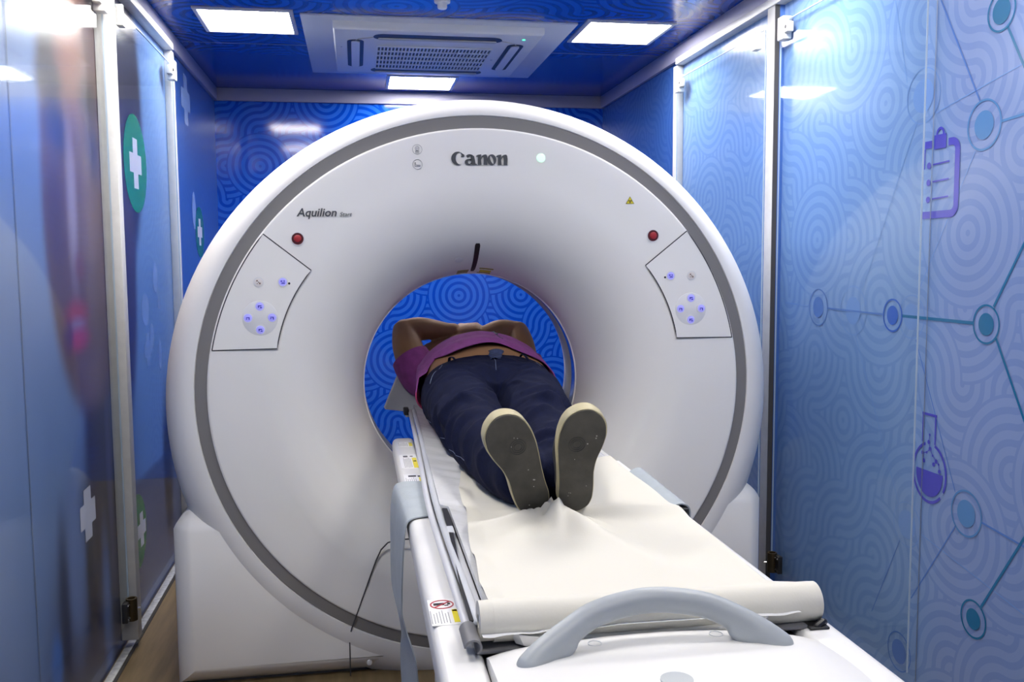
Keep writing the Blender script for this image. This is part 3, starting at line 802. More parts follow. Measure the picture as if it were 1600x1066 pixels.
# lettering: heavy serif maker's name
def crescent(mb, c, a, b, ofs, a2, b2, t0, t1, fn, n=24):
    o = [(c[0] + a * math.cos(t), c[1] + b * math.sin(t)) for t in [t0 + (t1 - t0) * q / n for q in range(n + 1)]]
    i = [(c[0] + ofs[0] + a2 * math.cos(t), c[1] + ofs[1] + b2 * math.sin(t)) for t in [t0 + (t1 - t0) * q / n for q in range(n + 1)]]
    for q in range(n):
        mb.prism([o[q], o[q + 1], i[q + 1], i[q]], fn[0], fn[1])
def wordmark():
    x0, z0, h = -.0305, 1.5045, .0365
    sxx = .163 / 4.30; fn = (lambda u, v: (x0 + u * sxx, -.0048, z0 + v * h), lambda u, v: (x0 + u * sxx, -.0072, z0 + v * h))
    m = MB()
    # C
    crescent(m, (.50, .50), .50, .52, (.16, .0), .33, .46, math.radians(48), math.radians(318), fn, 30)
    m.prism([(.70, .98), (1.00, .78), (.98, .62), (.72, .60), (.80, .74)], *fn)
    # a
    def a_(u):
        m.prism([(u + .52, .02), (u + .84, .02), (u + .78, .40), (u + .72, .68), (u + .56, .80), (u + .42, .80), (u + .46, .66), (u + .50, .40)], *fn)
        m.prism([(u + .12, .72), (u + .20, .56), (u + .34, .60), (u + .42, .70), (u + .56, .70), (u + .50, .82), (u + .34, .84), (u + .20, .80)], *fn)
        crescent(m, (u + .30, .23), .30, .24, (.06, .0), .13, .13, math.radians(40), math.radians(345), fn, 20)
        m.prism([(u + .40, .34), (u + .56, .40), (u + .56, .48), (u + .34, .46)], *fn)
        m.prism([(u + .84, .02), (u + .92, .02), (u + .92, .08), (u + .82, .10)], *fn)
    def n_(u):
        m.prism([(u + .12, .02), (u + .40, .02), (u + .36, .55), (u + .38, .84), (u + .12, .80), (u + .0, .72), (u + .0, .66), (u + .13, .64)], *fn)
        m.prism([(u + .36, .55), (u + .46, .74), (u + .60, .82), (u + .76, .84), (u + .84, .72), (u + .86, .50), (u + .84, .02), (u + .56, .02), (u + .58, .50), (u + .54, .64), (u + .46, .60), (u + .37, .42)], *fn)
    a_(1.02); n_(1.90)
    # o with a slanted eye
    n = 36; out = [(3.10 + .34 * math.cos(2 * PI * q / n), .42 + .43 * math.sin(2 * PI * q / n)) for q in range(n)]
    th = math.radians(20); inn = []
    for q in range(n):
        p, r = .105 * math.cos(2 * PI * q / n), .34 * math.sin(2 * PI * q / n); inn.append((3.10 + p * math.cos(th) - r * math.sin(th), .42 + p * math.sin(th) + r * math.cos(th)))
    for q in range(n):
        w = (q + 1) % n; m.prism([out[q], out[w], inn[w], inn[q]], *fn)
    n_(3.45)
    return m.build('maker_lettering', M['ink'], ct, 0)
wordmark()
def text(body, x, y, z, size, name, mat, parent, shear=0.0, offset=0.0, ext=.0008):
    cu = bpy.data.curves.new(name, 'FONT'); cu.body = body; cu.size = size; cu.shear = shear; cu.offset = offset; cu.extrude = ext; cu.resolution_u = 3
    o = bpy.data.objects.new('tmp', cu); COL.objects.link(o)
    me = bpy.data.meshes.new_from_object(o.evaluated_get(bpy.context.evaluated_depsgraph_get()))
    COL.objects.unlink(o); bpy.data.objects.remove(o)
    Rm = Matrix.Rotation(PI / 2, 4, 'X'); me.transform(Matrix.Translation((x, y, z)) @ Rm)
    org = worg(parent); me.transform(Matrix.Translation(-org)); me.materials.append(mat); me.name = name
    return link(me, name, parent)
text('Aquilion', -.4675, -.0062, 1.3575, .0325, 'model_lettering', M['ink'], ct, .22, .0004)
text('Start', -.3495, -.0062, 1.3575, .0170, 'series_lettering', M['ink'], ct, .25, 0)
# small round pictograms, green lamp, radiation triangle
for z, kind in ((1.547, 0), (1.505, 1)):
    m = MB(); x = -.1275; m.ring((x, -.0045, z), (0, -1, 0), .0132, .0140, .0014, 40)
    if kind == 0:
        m.ring((x, -.0045, z + .003), (0, -1, 0), .0052, .0060, .0014, 24)
        for ox, w in ((-.0022, .0012), (.0022, .0012)): m.box((x + ox - w, -.0059, z + .0025), (x + ox + w, -.0045, z + .0040))
        for ox in (-.0042, 0, .0042): m.box((x + ox - .0005, -.0059, z - .0100), (x + ox + .0005, -.0045, z - .0035))
        m.box((x - .0045, -.0059, z - .0045), (x + .0045, -.0045, z - .0037))
    else:
        for a, b, c, d in ((-.0080, -.0060, .0075, -.0052), (-.0080, -.0060, -.0073, .0050), (-.0080, .0045, -.0045, .0052), (-.0050, -.0020, -.0043, .0050), (-.0048, -.0022, .0078, -.0015), (.0071, -.006, .0078, -.0015), (-.002, -.0045, .006, -.0035)):
            m.box((x + a, -.0059, z + b), (x + c, -.0045, z + d))
    m.build('pictogram', M['thinink'], ct, 30)
m = MB(); m.disc((.232, -.004, 1.527), (0, -1, 0), .0125, .003, 32, bev=.001); m.ring((.232, -.0068, 1.527), (0, -1, 0), .004, .0052, .0008, 24); m.build('status_lamp', M['led'], ct, 30)
m = MB(); x, z = .502, 1.404
m.prism([(x - .0125, z - .0085), (x + .0125, z - .0085), (x, z + .0125)], lambda a, b: (a, -.0035, b), lambda a, b: (a, -.0050, b)); e = m.build('radiation_label', M['yellow'], ct, 0)
m = MB(); m.disc((x, -.0048, z - .0015), (0, -1, 0), .0012, .0008, 12)
for k2 in range(3):
    a0 = PI / 2 + PI / 3 + k2 * 2 * PI / 3
    pts = [(x + .0018 * math.cos(a0 - .5), z - .0015 + .0018 * math.sin(a0 - .5)), (x + .0056 * math.cos(a0 - .5), z - .0015 + .0056 * math.sin(a0 - .5)), (x + .0056 * math.cos(a0 + .5), z - .0015 + .0056 * math.sin(a0 + .5)), (x + .0018 * math.cos(a0 + .5), z - .0015 + .0018 * math.sin(a0 + .5))]
    m.prism(pts, lambda a, b: (a, -.0046, b), lambda a, b: (a, -.0056, b))
tri = [(x - .0125, z - .0085), (x + .0125, z - .0085), (x, z + .0125), (x - .0125, z - .0085)]
m.build('trefoil', M['black'], e, 0)
strip(tri, .0014, -.0054, .0008).build('border', M['black'], e, 0)
# things on the funnel above the bore
def funnel(r, deg, lift=.0):
    t = math.radians(deg); sn = 1 - (r - .351) / .279; y = .3 * (1 - math.sqrt(max(0, 1 - sn * sn)))
    a = math.asin(max(0, min(1, sn)))
    nr, ny = -math.cos(PI / 2 - a) , -math.sin(PI / 2 - a)
    rr = r + lift * nr
    return Vector((CX + rr * math.cos(t), y + lift * ny, .84 + rr * math.sin(t)))
m = MB(); rings = []
for q in range(15):
    r = .442 - (.442 - .358) * q / 14; w = 1.05 if 0 < q < 14 else .75; c = 90.6
    rings.append([funnel(r, c - w, .0012), funnel(r, c + w, .0012), funnel(r, c + w, -.002), funnel(r, c - w, -.002)])
m.loft(rings, True, True); m.build('laser_slit', M['black'], ct, 30)
def funnel_disc(r, deg, rad, name, mk):
    m = MB(); n = 28; top, mid, bot = [], [], []
    c = funnel(r, deg)
    for q in range(n):
        a = 2 * PI * q / n; rr = r + rad * math.cos(a) * .62; dd = deg + math.degrees(rad * math.sin(a) / r)
        bot.append(funnel(rr, dd, 0)); mid.append(funnel(rr, dd, .0018))
        rr2 = r + rad * .7 * math.cos(a) * .62; dd2 = deg + math.degrees(rad * .7 * math.sin(a) / r); top.append(funnel(rr2, dd2, .0028))
    m.loft([bot, mid, top], False, True); return m.build(name, M[mk], ct, 30)
funnel_disc(.397, 98.1, .0125, 'intercom_button', 'pad')
def funnel_label(r0, r1, d0, d1, name, mk, lift=.0012):
    m = MB(); rings = []
    for q in range(6):
        d = d0 + (d1 - d0) * q / 5
        rings.append([funnel(r0, d, lift), funnel(r1, d, lift), funnel(r1, d, -.001), funnel(r0, d, -.001)])
    m.loft(rings, True, True); return m.build(name, M[mk], ct, 0)
e = funnel_label(.3525, .368, 80.5, 87.5, 'warning_label', 'olive')
m = MB(); rings = []
for q in range(6):
    d = 81.2 + 5.6 * q / 5; rings.append([funnel(.356, d, .002), funnel(.3615, d, .002), funnel(.3615, d, 0), funnel(.356, d, 0)])
m.loft(rings, True, True); m.build('label_bar', M['yellow'], e, 0)
e2 = funnel_label(.3525, .362, 92.5, 98.2, 'laser_label', 'olive')
# service door seam at the foot, with its screw
path = [(-.349, .004), (-.349, .125), (-.342, .153), (-.268, .352), (-.252, .385), (-.232, .405), (-.206, .412), (-.05, .414), (.20, .414), (.322, .412), (.350, .405), (.372, .385), (.388, .352), (.461, .153), (.468, .125), (.468, .004)]
def fy(x, z):
    rr = ((x - CX) / .823) ** 2 + ((z - .850) / .797) ** 2
    return -.0062 if rr < 1.0 else (.0040 if rr > 1.06 else -.0062 + (.0102) * (rr - 1.0) / .06)
dense = []
for a, b in zip(path[:-1], path[1:]):
    nn = max(2, int(math.hypot(b[0] - a[0], b[1] - a[1]) / .006))
    for q in range(nn): dense.append((a[0] + (b[0] - a[0]) * q / nn, a[1] + (b[1] - a[1]) * q / nn))
dense.append(path[-1])
strip(dense, .0034, fy, .004).build('service_door_seam', M['seam'], ct, 0)
m = MB(); m.disc((-.293, .008, .040), (0, -1, 0), .0085, .004, 20, bev=.0015); m.build('cap_screw', M['pad'], ct, 30)
m = MB(); m.box((-.80, .05, 0.0), (.91, .66, .0115)); m.build('floor_plinth', M['seam'], ct, 0)

# ================================================================== PATIENT TABLE
TX = .080
tb = thing('patient_table', 'white motorised patient table sliding into the scanner, grey arched handle', 'examination table', (TX, -.8, 0))
m = MB(); m.box((TX - .19, -1.62, 0), (TX + .19, -.12, .06), .01, 2); m.box((TX - .165, -1.56, .06), (TX + .165, -.16, .60), .02, 3)
m.build('pedestal', M['tablegrey'], tb, 30)
m = MB(); m.box((TX - .270, -1.78, .575), (TX + .270, .06, .625), .012, 3); m.box((TX - .262, -1.77, .60), (TX + .262, .07, .668), .006, 2); m.build('side_skirt', M['table'], tb, 30)
def rail(x0, x1):
    bm = bmesh.new(); bmesh.ops.create_cube(bm, size=1)
    lo, hi = Vector((x0, -1.80, .640)), Vector((x1, .085, .700))
    for v in bm.verts: v.co = Vector(((lo.x + hi.x) / 2 + v.co.x * (hi.x - lo.x), (lo.y + hi.y) / 2 + v.co.y * (hi.y - lo.y), .67 + v.co.z * .06))
    bmesh.ops.bevel(bm, geom=list(bm.edges), offset=.016, segments=4, profile=.5, affect='EDGES')
    q = MB(); q.bm_add(bm); return q.build('side_rail', M['table'], tb, 40)
rl = rail(TX - .291, TX - .2265); rr_ = rail(TX + .2265, TX + .291)
m = MB(); m.box((TX - .228, -1.80, .62), (TX + .228, .07, .690), .004, 2); m.build('rail_channel', M['black'], tb, 30)
# end cover at the foot, softly domed
m = MB(); rings = []
for q in range(15):
    y = -1.478 - .35 * q / 14
    drop = .075 * max(0, (q - 6) / 8) ** 2
    z1 = .712 + .010 * math.sin(min(1, q / 6) * PI / 2) - drop
    if q == 0: z1 = .706
    w = .226
    rg = []
    for i in range(25):
        u = -1 + 2 * i / 24; e = abs(u) ** 8
        rg.append((TX + u * w, y - (.036 if u > 0 else .012) * u * u * (1 - q / 14), z1 - .007 * e + .006 * (1 - u * u)))
    rg += [(TX + w, y - .036 * (1 - q / 14), .63), (TX - w, y - .012 * (1 - q / 14), .63)]
    rings.append(rg)
m.loft(rings, True, True); cap = m.build('end_cover', M['table'], tb, 40)
for x in (-.005, .165):
    m = MB(); m.ring((x, -1.523, .7215), (0, 0, 1), .0085, .0095, .0012, 24); m.build('cap_plug', M['tablegrey'], cap, 30)
m = MB(); m.disc((.062, -1.655, .7225), (0, 0, 1), .020, .006, 24); m.build('socket', M['handle'], cap, 30)
# arched grey handle
hp = catmull([(-.098, -1.560, .712), (-.080, -1.553, .728), (-.045, -1.540, .747), (.000, -1.525, .765), (.070, -1.520, .775), (.140, -1.525, .767), (.185, -1.538, .750), (.218, -1.552, .731), (.238, -1.560, .714)], 7)
hr = []
for i in range(len(hp)):
    u = abs(2 * i / (len(hp) - 1) - 1); hr.append(.0155 + .004 * u ** 3)
m = MB(); m.tube(hp, hr, 20, 'round', flat=1.15)
for x, s in ((-.072, 1), (.212, -1)):
    m.ellipsoid((x, -1.545, .722), (.042, .019, .016), 24, 12, rot=Matrix.Rotation(-s * .35, 3, 'Y'))
hm = remesh(m, .0035, 6); mesh_obj(hm, 'handle', M['handle'], tb)
# stickers on the left rail
def sticker(x0, y0, x1, y1, name='sticker'):
    m = MB(); m.box((x0, y0, .6995), (x1, y1, .7006)); return m.build(name, M['pad'], tb, 0)
def bits(parent, items):
    for nm, mk, rects in items:
        m = MB()
        for (a, b, c, d) in rects: m.box((a, b, .7003), (c, d, .7011))
        m.build(nm, M[mk], parent, 0)
def lines(x0, x1, y0, y1, n): # print that runs down the table
    return [(x0 + (x1 - x0) * i / n, y0 + .002 * (i % 3), x0 + (x1 - x0) * i / n + .0011, y1 - .004 * ((i * 7) % 4)) for i in range(n)]
s1 = sticker(-.209, -1.372, -.160, -1.268)
m = MB(); n = 40
for r0, r1 in ((.82, 1.0),):
    o = [(-.1875 + .0185 * math.cos(2 * PI * q / n), -1.291 + .018 * math.sin(2 * PI * q / n)) for q in range(n)]
    i = [(-.1875 + .0163 * math.cos(2 * PI * q / n), -1.291 + .0155 * math.sin(2 * PI * q / n)) for q in range(n)]
    for q in range(n): w = (q + 1) % n; m.prism([o[q], o[w], i[w], i[q]], lambda a, b: (a, b, .7004), lambda a, b: (a, b, .7012))
m.prism([(-.1995, -1.300), (-.1975, -1.302), (-.1750, -1.282), (-.1770, -1.280)], lambda a, b: (a, b, .7004), lambda a, b: (a, b, .7012))
m.build('prohibition_sign', M['red'], s1, 0)
bits(s1, [('pictogram', 'black', [(-.2005, -1.294, -.1840, -1.285), (-.1790, -1.292, -.1745, -1.286), (-.1840, -1.297, -.1780, -1.294)]),
          ('warning_patch', 'yellow', [(-.1750, -1.364, -.1665, -1.314)]), ('warning_text', 'black', [(-.1742, -1.322, -.1672, -1.316)]),
          ('print', 'thinink', lines(-.2080, -.1775, -1.366, -1.316, 7))])
s2 = sticker(-.198, -.060, -.157, .000)
bits(s2, [('warning_patch', 'yellow', [(-.167, -.055, -.1575, -.004)]), ('warning_text', 'black', [(-.1655, -.018, -.159, -.008)]), ('print', 'thinink', lines(-.1965, -.1685, -.055, -.004, 7))])
s3 = sticker(-.202, -.340, -.157, -.170)
bits(s3, [('pictogram', 'black', [(-.192, -.203, -.180, -.186), (-.174, -.199, -.166, -.190)]), ('warning_patch', 'yellow', [(-.170, -.335, -.1585, -.215)]), ('warning_text', 'black', [(-.168, -.262, -.1605, -.250)]), ('print', 'thinink', lines(-.193, -.1715, -.330, -.215, 6))])
s4 = sticker(-.202, -.500, -.157, -.405)
bits(s4, [('pictogram', 'black', [(-.191, -.434, -.172, -.421), (-.168, -.438, -.162, -.425)]), ('warning_patch', 'yellow', [(-.166, -.495, -.159, -.445)]), ('print', 'thinink', lines(-.198, -.170, -.495, -.445, 6))])
m = MB(); m.box((.345, -.56, .6995), (.366, -.36, .7008)); s5 = m.build('sticker', M['pad'], tb, 0)
for q in ((.350, -.50, .356, -.485), (.3605, -.535, .3630, -.528), (.350, -.43, .353, -.423)): bits(s5, [('mark', 'black', [q])])

# sliding cradle
m = MB(); rings = []
def cradle_z(u): return .7175 + .012 * abs(u) ** 3.5
for y in (-1.480, -1.47, -.8, -.2, .4, .86, .90):
    w = .190
    if y in (-1.480, .90): w -= .01
    up = [(TX + u * w, y, cradle_z(u) - .006) for u in [-1 + 2 * i / 16 for i in range(17)]]
    lo = [(TX + u * w * .96, y, cradle_z(u) - .022) for u in [1 - 2 * i / 16 for i in range(17)]]
    rings.append(up + lo)
m.loft(rings, True, True); m.build('cradle', M['table'], tb, 40)

# ---- mattress with grey vinyl cover, piping and curled foot flap
mt = thing('mattress', 'thin light grey vinyl mattress lying on the table under the person', 'mattress', (TX, -.3, .72))
m = MB(); rings = []
ys = [-1.462 + (.80 + 1.462) * q / 220 for q in range(221)]
for y in ys:
    w = float(np.interp(y, [-.86, -.84, -.83, -.4, -.1, .4], [.2125, .2125, .2285, .2185, .2105, .2005]))
    up = []
    for i in range(25):
        u = -1 + 2 * i / 24
        wr = .0035 * noise.noise(Vector((u * 2, y * 22 + u * 3, 3.1))) * (1 if -.9 < u < -.2 else .4)
        up.append((TX + u * w, y, cradle_z(u) + .004 + wr))
    lo = [(TX + u * w, y, cradle_z(u) - .007) for u in [1 - 2 * i / 24 for i in range(25)]]
    rings.append(up + lo)
m.loft(rings, True, True); m.build('cover', M['film_clear'], mt, 50)
for sx in (-1, 1):
    m = MB(); m.tube(catmull([(TX + sx * .2295, -1.43, .7240), (TX + sx * .2335, -.83, .7260), (TX + sx * .2225, -.4, .728), (TX + sx * .2145, -.1, .729), (TX + sx * .2045, .40, .730)], 10), .0070, 10, 'round', flat=.85); m.build('piping', M['piping'], mt, 40)
    m = MB(); m.tube(catmull([(TX + sx * .243, -1.41, .7145), (TX + sx * .247, -.83, .7165), (TX + sx * .236, -.4, .719), (TX + sx * .228, -.1, .721), (TX + sx * .217, .42, .724)], 10), .0070, 10, 'round', flat=.85); m.build('piping', M['vinyl'], mt, 40)
    m = MB(); m.box((min(TX + sx * .212, TX + sx * .230), -1.42, .700), (max(TX + sx * .212, TX + sx * .230), .02, .7190), .004, 2); m.build('edge_band', M['vinyl'], mt, 40)
# curled flap at the foot
m = MB(); rings = []
for y in (-1.432, -1.45, -1.48, -1.498):
    rg_o, rg_i = [], []
    for q in range(15):
        a = math.radians(-60 + 235 * q / 14); r = .0100 + .0035 * q / 14
        rg_o.append((-.163 + r * math.cos(a), y, .7165 + r * math.sin(a))); rg_i.append((-.163 + (r - .0028) * math.cos(a), y, .7165 + (r - .0028) * math.sin(a)))
    rings.append(rg_o + rg_i[::-1])
m.loft(rings, True, True); m.build('curled_flap', M['flap'], mt, 50)
m = MB(); m.box((-.160, -1.478, .698), (.325, -1.440, .7035), .002, 2); m.build('foot_edge', M['flap'], mt, 30)
# grey end sheet peeking from below the roll
m = MB(); rings = []
for q in range(40):
    x = -.150 + .30 * q / 39 if q < 26 else .20 + .11 * (q - 26) / 13
    zz = .7225 + .006 * noise.noise(Vector((x * 30, 2, 0)))
    rings.append([(x, -1.44, .722), (x, -1.486 + .012 * noise.noise(Vector((x * 18, 0, 0))), zz + .004), (x, -1.44, .7205)])
m.loft(rings, True, True); m.build('loose_film', M['film_clear'], mt, 40)

# ---- head holder beyond the mattress
hh = thing('head_holder', 'pale grey sloped head holder under the raised left arm inside the bore', 'head holder', (-.05, .58, .70))
m = MB()
prof = [(-.222, .728), (-.218, .720), (-.13, .708), (.30, .708), (.37, .722), (.372, .730), (.33, .85), (.315, .85), (.27, .745), (-.08, .745), (-.155, .846), (-.172, .846)]
m.loft([[(TX + (x - TX) * k2, y, .708 + (z - .708) * k2) for x, z in prof] for y, k2 in ((.50, .985), (.505, 1.0), (.93, .62), (.935, .61))], True, True); m.build('holder_shell', M['piping'], hh, 25)
m = MB(); m.box((-.152, .44, .700), (.312, .62, .712), .004, 2); m.build('mount_plate', M['table'], hh, 30)
m = MB(); m.box((-.160, .385, .716), (-.142, .43, .738), .004, 2); m.build('latch', M['black'], hh, 30)

# ================================================================== PAPER ROLL AND SHEET
pr = thing('paper_roll', 'cream exam paper roll at the foot of the table, sheet drawn under the feet', 'paper roll', (.1, -1.44, .72))
PR, PY, PZ = .0275, -1.447, .7305
def tilt(x): return (x - .1) * -.012
m = MB(); rings = []
rs = [(.006, 0), (.006, 1), (PR - .001, 1)]
for x in [-.151 + .500 * q / 30 for q in range(31)]:
    rings.append([(x, PY + PR * math.cos(2 * PI * q / 40), PZ + tilt(x) + PR * math.sin(2 * PI * q / 40) + .0006 * math.sin(x * 40)) for q in range(40)])
m.loft(rings, False, False)
for xe in (-.151, .349):
    a = [(xe, PY + PR * math.cos(2 * PI * q / 40), PZ + tilt(xe) + PR * math.sin(2 * PI * q / 40)) for q in range(40)]
    b = [(xe, PY + .009 * math.cos(2 * PI * q / 40), PZ + tilt(xe) + .009 * math.sin(2 * PI * q / 40)) for q in range(40)]
    c = [(xe + (.03 if xe < 0 else -.03), p[1], p[2]) for p in b]
    m.loft([a, b, c], False, True)
m.build('roll', M['paper'], pr, 35)
# loose sheet: follows the mattress, climbs onto the roll, folds radiating from the heels
m = MB(); NX, NY = 90, 150
yt, yr = -.470, PY + .003
grid = []
heel_unused = [Vector((.036, -.905)), (Vector((.112, -.925)))]
for j in range(NY + 1):
    v = j / NY; y = yt + (yr - yt) * v
    xl = -.070 - .062 * min(1, v * 1.15) ** .8 + .006 * math.sin(v * 17) * (1 - v)
    xr = .306 + .006 * (1 - v) + .036 * max(0, min(1, (v - .93) / .05))
    row = []
    for i in range(NX + 1):
        u = i / NX; x = xl + (xr - xl) * u; uu = (x - TX) / .222
        z = cradle_z(min(1.0, abs(uu))) + .0062
        dx, dy = x - .080, y + .935; a = math.atan2(dy, dx); rr = math.hypot(dx, dy)
        fold = (.5 + .5 * math.cos(5 * a + 1.1)) ** 4 * math.exp(-((rr - .12) / .15) ** 2) * .017
        fold += (.5 + .5 * math.cos(7 * a + .2)) ** 6 * math.exp(-((rr - .06) / .07) ** 2) * .012
        pk = math.exp(-(((x - .062) / .018) ** 2 + ((y + .965) / .05) ** 2)) * .030
        ridge = math.exp(-(((x - .062 - (-.965 - y) * .42) / .030) ** 2)) * (.018 if y < -.965 else .0) * math.exp(-((y + 1.03) / .15) ** 2)
        edge = max(0, 1 - u * 14) * .010 * (1 + math.sin(y * 40)) * .5
        low = .0045 * noise.noise(Vector((x * 9, y * 6, 1.7))) + .003
        legs = 1 if y < -.93 else math.exp(-((y + .93) / .07) ** 2)
        if not (-.93 < y): legs = 1
        z += fold * legs + pk + ridge + edge + max(0, low)
        cl = smooth01(np.array(y), PY + .075, PY + .016).item()
        z = z * (1 - cl) + (PZ + tilt(x) + math.sqrt(max(0, PR ** 2 - min(PR, abs(y - PY)) ** 2)) + .0008) * cl if y < PY + .020 else max(z, z * (1 - cl) + (PZ + tilt(x) + PR * .72) * cl)
        row.append((x, y, z))
    grid.append(row)
# the sheet winds down over the front of the roll
for q in range(1, 25):
    a = math.radians(84 - 165 * q / 24)
    grid.append([(x, PY - (PR + .0008) * math.cos(a), PZ + tilt(x) + (PR + .0008) * math.sin(a)) for x, _, _ in grid[NY]])
NY += 24
for j in range(NY + 1): m.v.extend(grid[j])
n1 = len(m.v)
for j in range(NY + 1): m.v.extend([(x, y, z - .0008) for x, y, z in grid[j]])
W = NX + 1
for j in range(NY):
    for i in range(NX):
        a = j * W + i; m.f.append((a, a + 1, a + W + 1, a + W)); m.mi.append(0)
        m.f.append((n1 + a, n1 + a + W, n1 + a + W + 1, n1 + a + 1)); m.mi.append(0)
bd = [j * W for j in range(NY + 1)], [j * W + NX for j in range(NY + 1)], list(range(W)), [NY * W + i for i in range(W)]
for loop in bd:
    for a, b in zip(loop[:-1], loop[1:]): m.f.append((a, b, n1 + b, n1 + a)); m.mi.append(0)
m.build('sheet', M['paper'], pr, 70)
# roll axle ends under the right end
ax = thing('roll_holder', 'black clip under the right end of the paper roll', 'holder', (.33, -1.47, .70))
m = MB(); m.box((.322, -1.488, .700), (.352, -1.452, .7035), .003, 2); m.tube([(.335, -1.482, .704), (.345, -1.478, .708), (.352, -1.470, .704)], .005, 8, 'round'); m.build('clip', M['black'], ax, 40)

# ================================================================== STRAPS
st = thing('restraint_strap', 'wide grey cloth strap slung over both table rails and hanging on the left', 'strap', (-.2, -.66, .70))
def ribbon(pairs, th, name, mat, parent, per=6, cols=10):
    A = catmull([p[0] for p in pairs], per); B = catmull([p[1] for p in pairs], per)
    m = MB(); rows = [[a.lerp(b, c / cols) for c in range(cols + 1)] for a, b in zip(A, B)]
    nr = []
    for j in range(len(rows)):
        r0, r1 = rows[max(j - 1, 0)], rows[min(j + 1, len(rows) - 1)]
        nr.append([((r1[c] - r0[c]).cross(rows[j][min(c + 1, cols)] - rows[j][max(c - 1, 0)])).normalized() for c in range(cols + 1)])
    rings = []
    for j in range(len(rows)):
        rings.append([rows[j][c] + nr[j][c] * th / 2 for c in range(cols + 1)] + [rows[j][c] - nr[j][c] * th / 2 for c in range(cols, -1, -1)])
    m.loft(rings, True, True); return m.build(name, mat, parent, 50)
ribbon([((-.158, -.500, .7035), (-.158, -.800, .7035)), ((-.190, -.500, .7045), (-.185, -.808, .7040)), ((-.212, -.498, .7030), (-.208, -.815, .7010)), ((-.229, -.495, .690), (-.2175, -.818, .688)),
        ((-.2365, -.495, .640), (-.2225, -.820, .650)), ((-.2385, -.495, .560), (-.226, -.820, .600)), ((-.2390, -.510, .480), (-.228, -.820, .560)), ((-.2370, -.600, .470), (-.2285, -.820, .535)),
        ((-.2330, -.740, .480), (-.2290, -.826, .505)), ((-.2280, -.775, .450), (-.2200, -.835, .470)), ((-.2300, -.760, .410), (-.2050, -.860, .420)), ((-.2290, -.755, .340), (-.2000, -.870, .345)), ((-.2220, -.765, .250), (-.1980, -.865, .250)), ((-.2180, -.775, .160), (-.1960, -.860, .165))],
       .0028, 'strap_end', M['strap'], st)
ribbon([((.328, -.545, .7035), (.328, -.850, .7035)), ((.345, -.545, .718), (.345, -.852, .712)), ((.366, -.543, .722), (.364, -.852, .714)), ((.3815, -.540, .705), (.3800, -.850, .700)), ((.3800, -.540, .660), (.3795, -.848, .650)), ((.3800, -.545, .560), (.3800, -.840, .540))],
       .0028, 'strap_end', M['strap'], st)
m = MB(); m.box((.318, -.862, .7000), (.373, -.848, .7065), .002, 2); m.build('strap_hem', M['black'], st, 30)
bs = thing('buckle_strap', 'narrow black webbing strap with grey tip beside the mattress edge', 'strap', (-.145, -1.0, .72))
ribbon([((-.1460, -.850, .7315), (-.1360, -.850, .7300)), ((-.1475, -.920, .7310), (-.1350, -.920, .7295)), ((-.1480, -.975, .7300), (-.1370, -.975, .7285))], .0020, 'webbing', M['black'], bs, 4, 3)
m = MB(); m.box((-.1500, -1.015, .7270), (-.1370, -.972, .7310), .002, 2); m.build('tip', M['piping'], bs, 30)
ribbon([((-.1480, -1.010, .7300), (-.1400, -1.010, .7290)), ((-.1540, -1.16, .7290), (-.1470, -1.16, .7285)), ((-.1590, -1.30, .7280), (-.1510, -1.30, .7275)), ((-.1610, -1.43, .7270), (-.1530, -1.43, .7265))], .0020, 'webbing', M['black'], bs, 4, 3)

# ================================================================== PERSON
ps = thing('person', 'person lying on the table in purple shirt, blue jeans and sneakers, arms over head', 'person', (.09, -.2, .72))
def sec(cx, cz, hw, hh, y, n=40, p=2.3, zmin=None):
    out = []
    for k2 in range(n):
        t = 2 * PI * k2 / n; c, s = math.cos(t), math.sin(t)
        r = (abs(c) ** p + abs(s) ** p) ** (-1 / p)
        z = cz + hh * r * s
        if zmin is not None: z = max(z, zmin)
        out.append((cx + hw * r * c, y, z))
    return out
ZT = .7275
torso_keys = [(-.06, .085, .815, .120, .050), (.02, .086, .822, .165, .080), (.10, .09, .832, .192, .103), (.20, .094, .842, .197, .122), (.30, .096, .848, .194, .122),
              (.42, .106, .844, .190, .112), (.52, .116, .836, .196, .105), (.575, .118, .824, .150, .080), (.60, .118, .818, .085, .062)]
def limb(mb, pts, rads, per=6, n=18, flat=1.0):
    P = catmull(pts, per)
    R = [v.x for v in catmull([(r, 0, 0) for r in rads], per)]
    mb.tube(P, R, n, 'round', flat=flat)
LEG = {'L': [(-.014, .03, .815), (-.024, -.18, .815), (-.014, -.44, .800), (.004, -.66, .786), (.034, -.850, .775)],
       'R': [(.174, .03, .815), (.172, -.18, .815), (.145, -.44, .802), (.124, -.66, .784), (.104, -.865, .780)]}
body = MB()
ys = [-.06 + .66 * q / 28 for q in range(29)]
body.loft([sec(*lerps(torso_keys, y)[:4], y, zmin=ZT + .004) for y in ys], True, True)
for s in 'LR': limb(body, LEG[s], [.070, .066, .054, .048, .040])
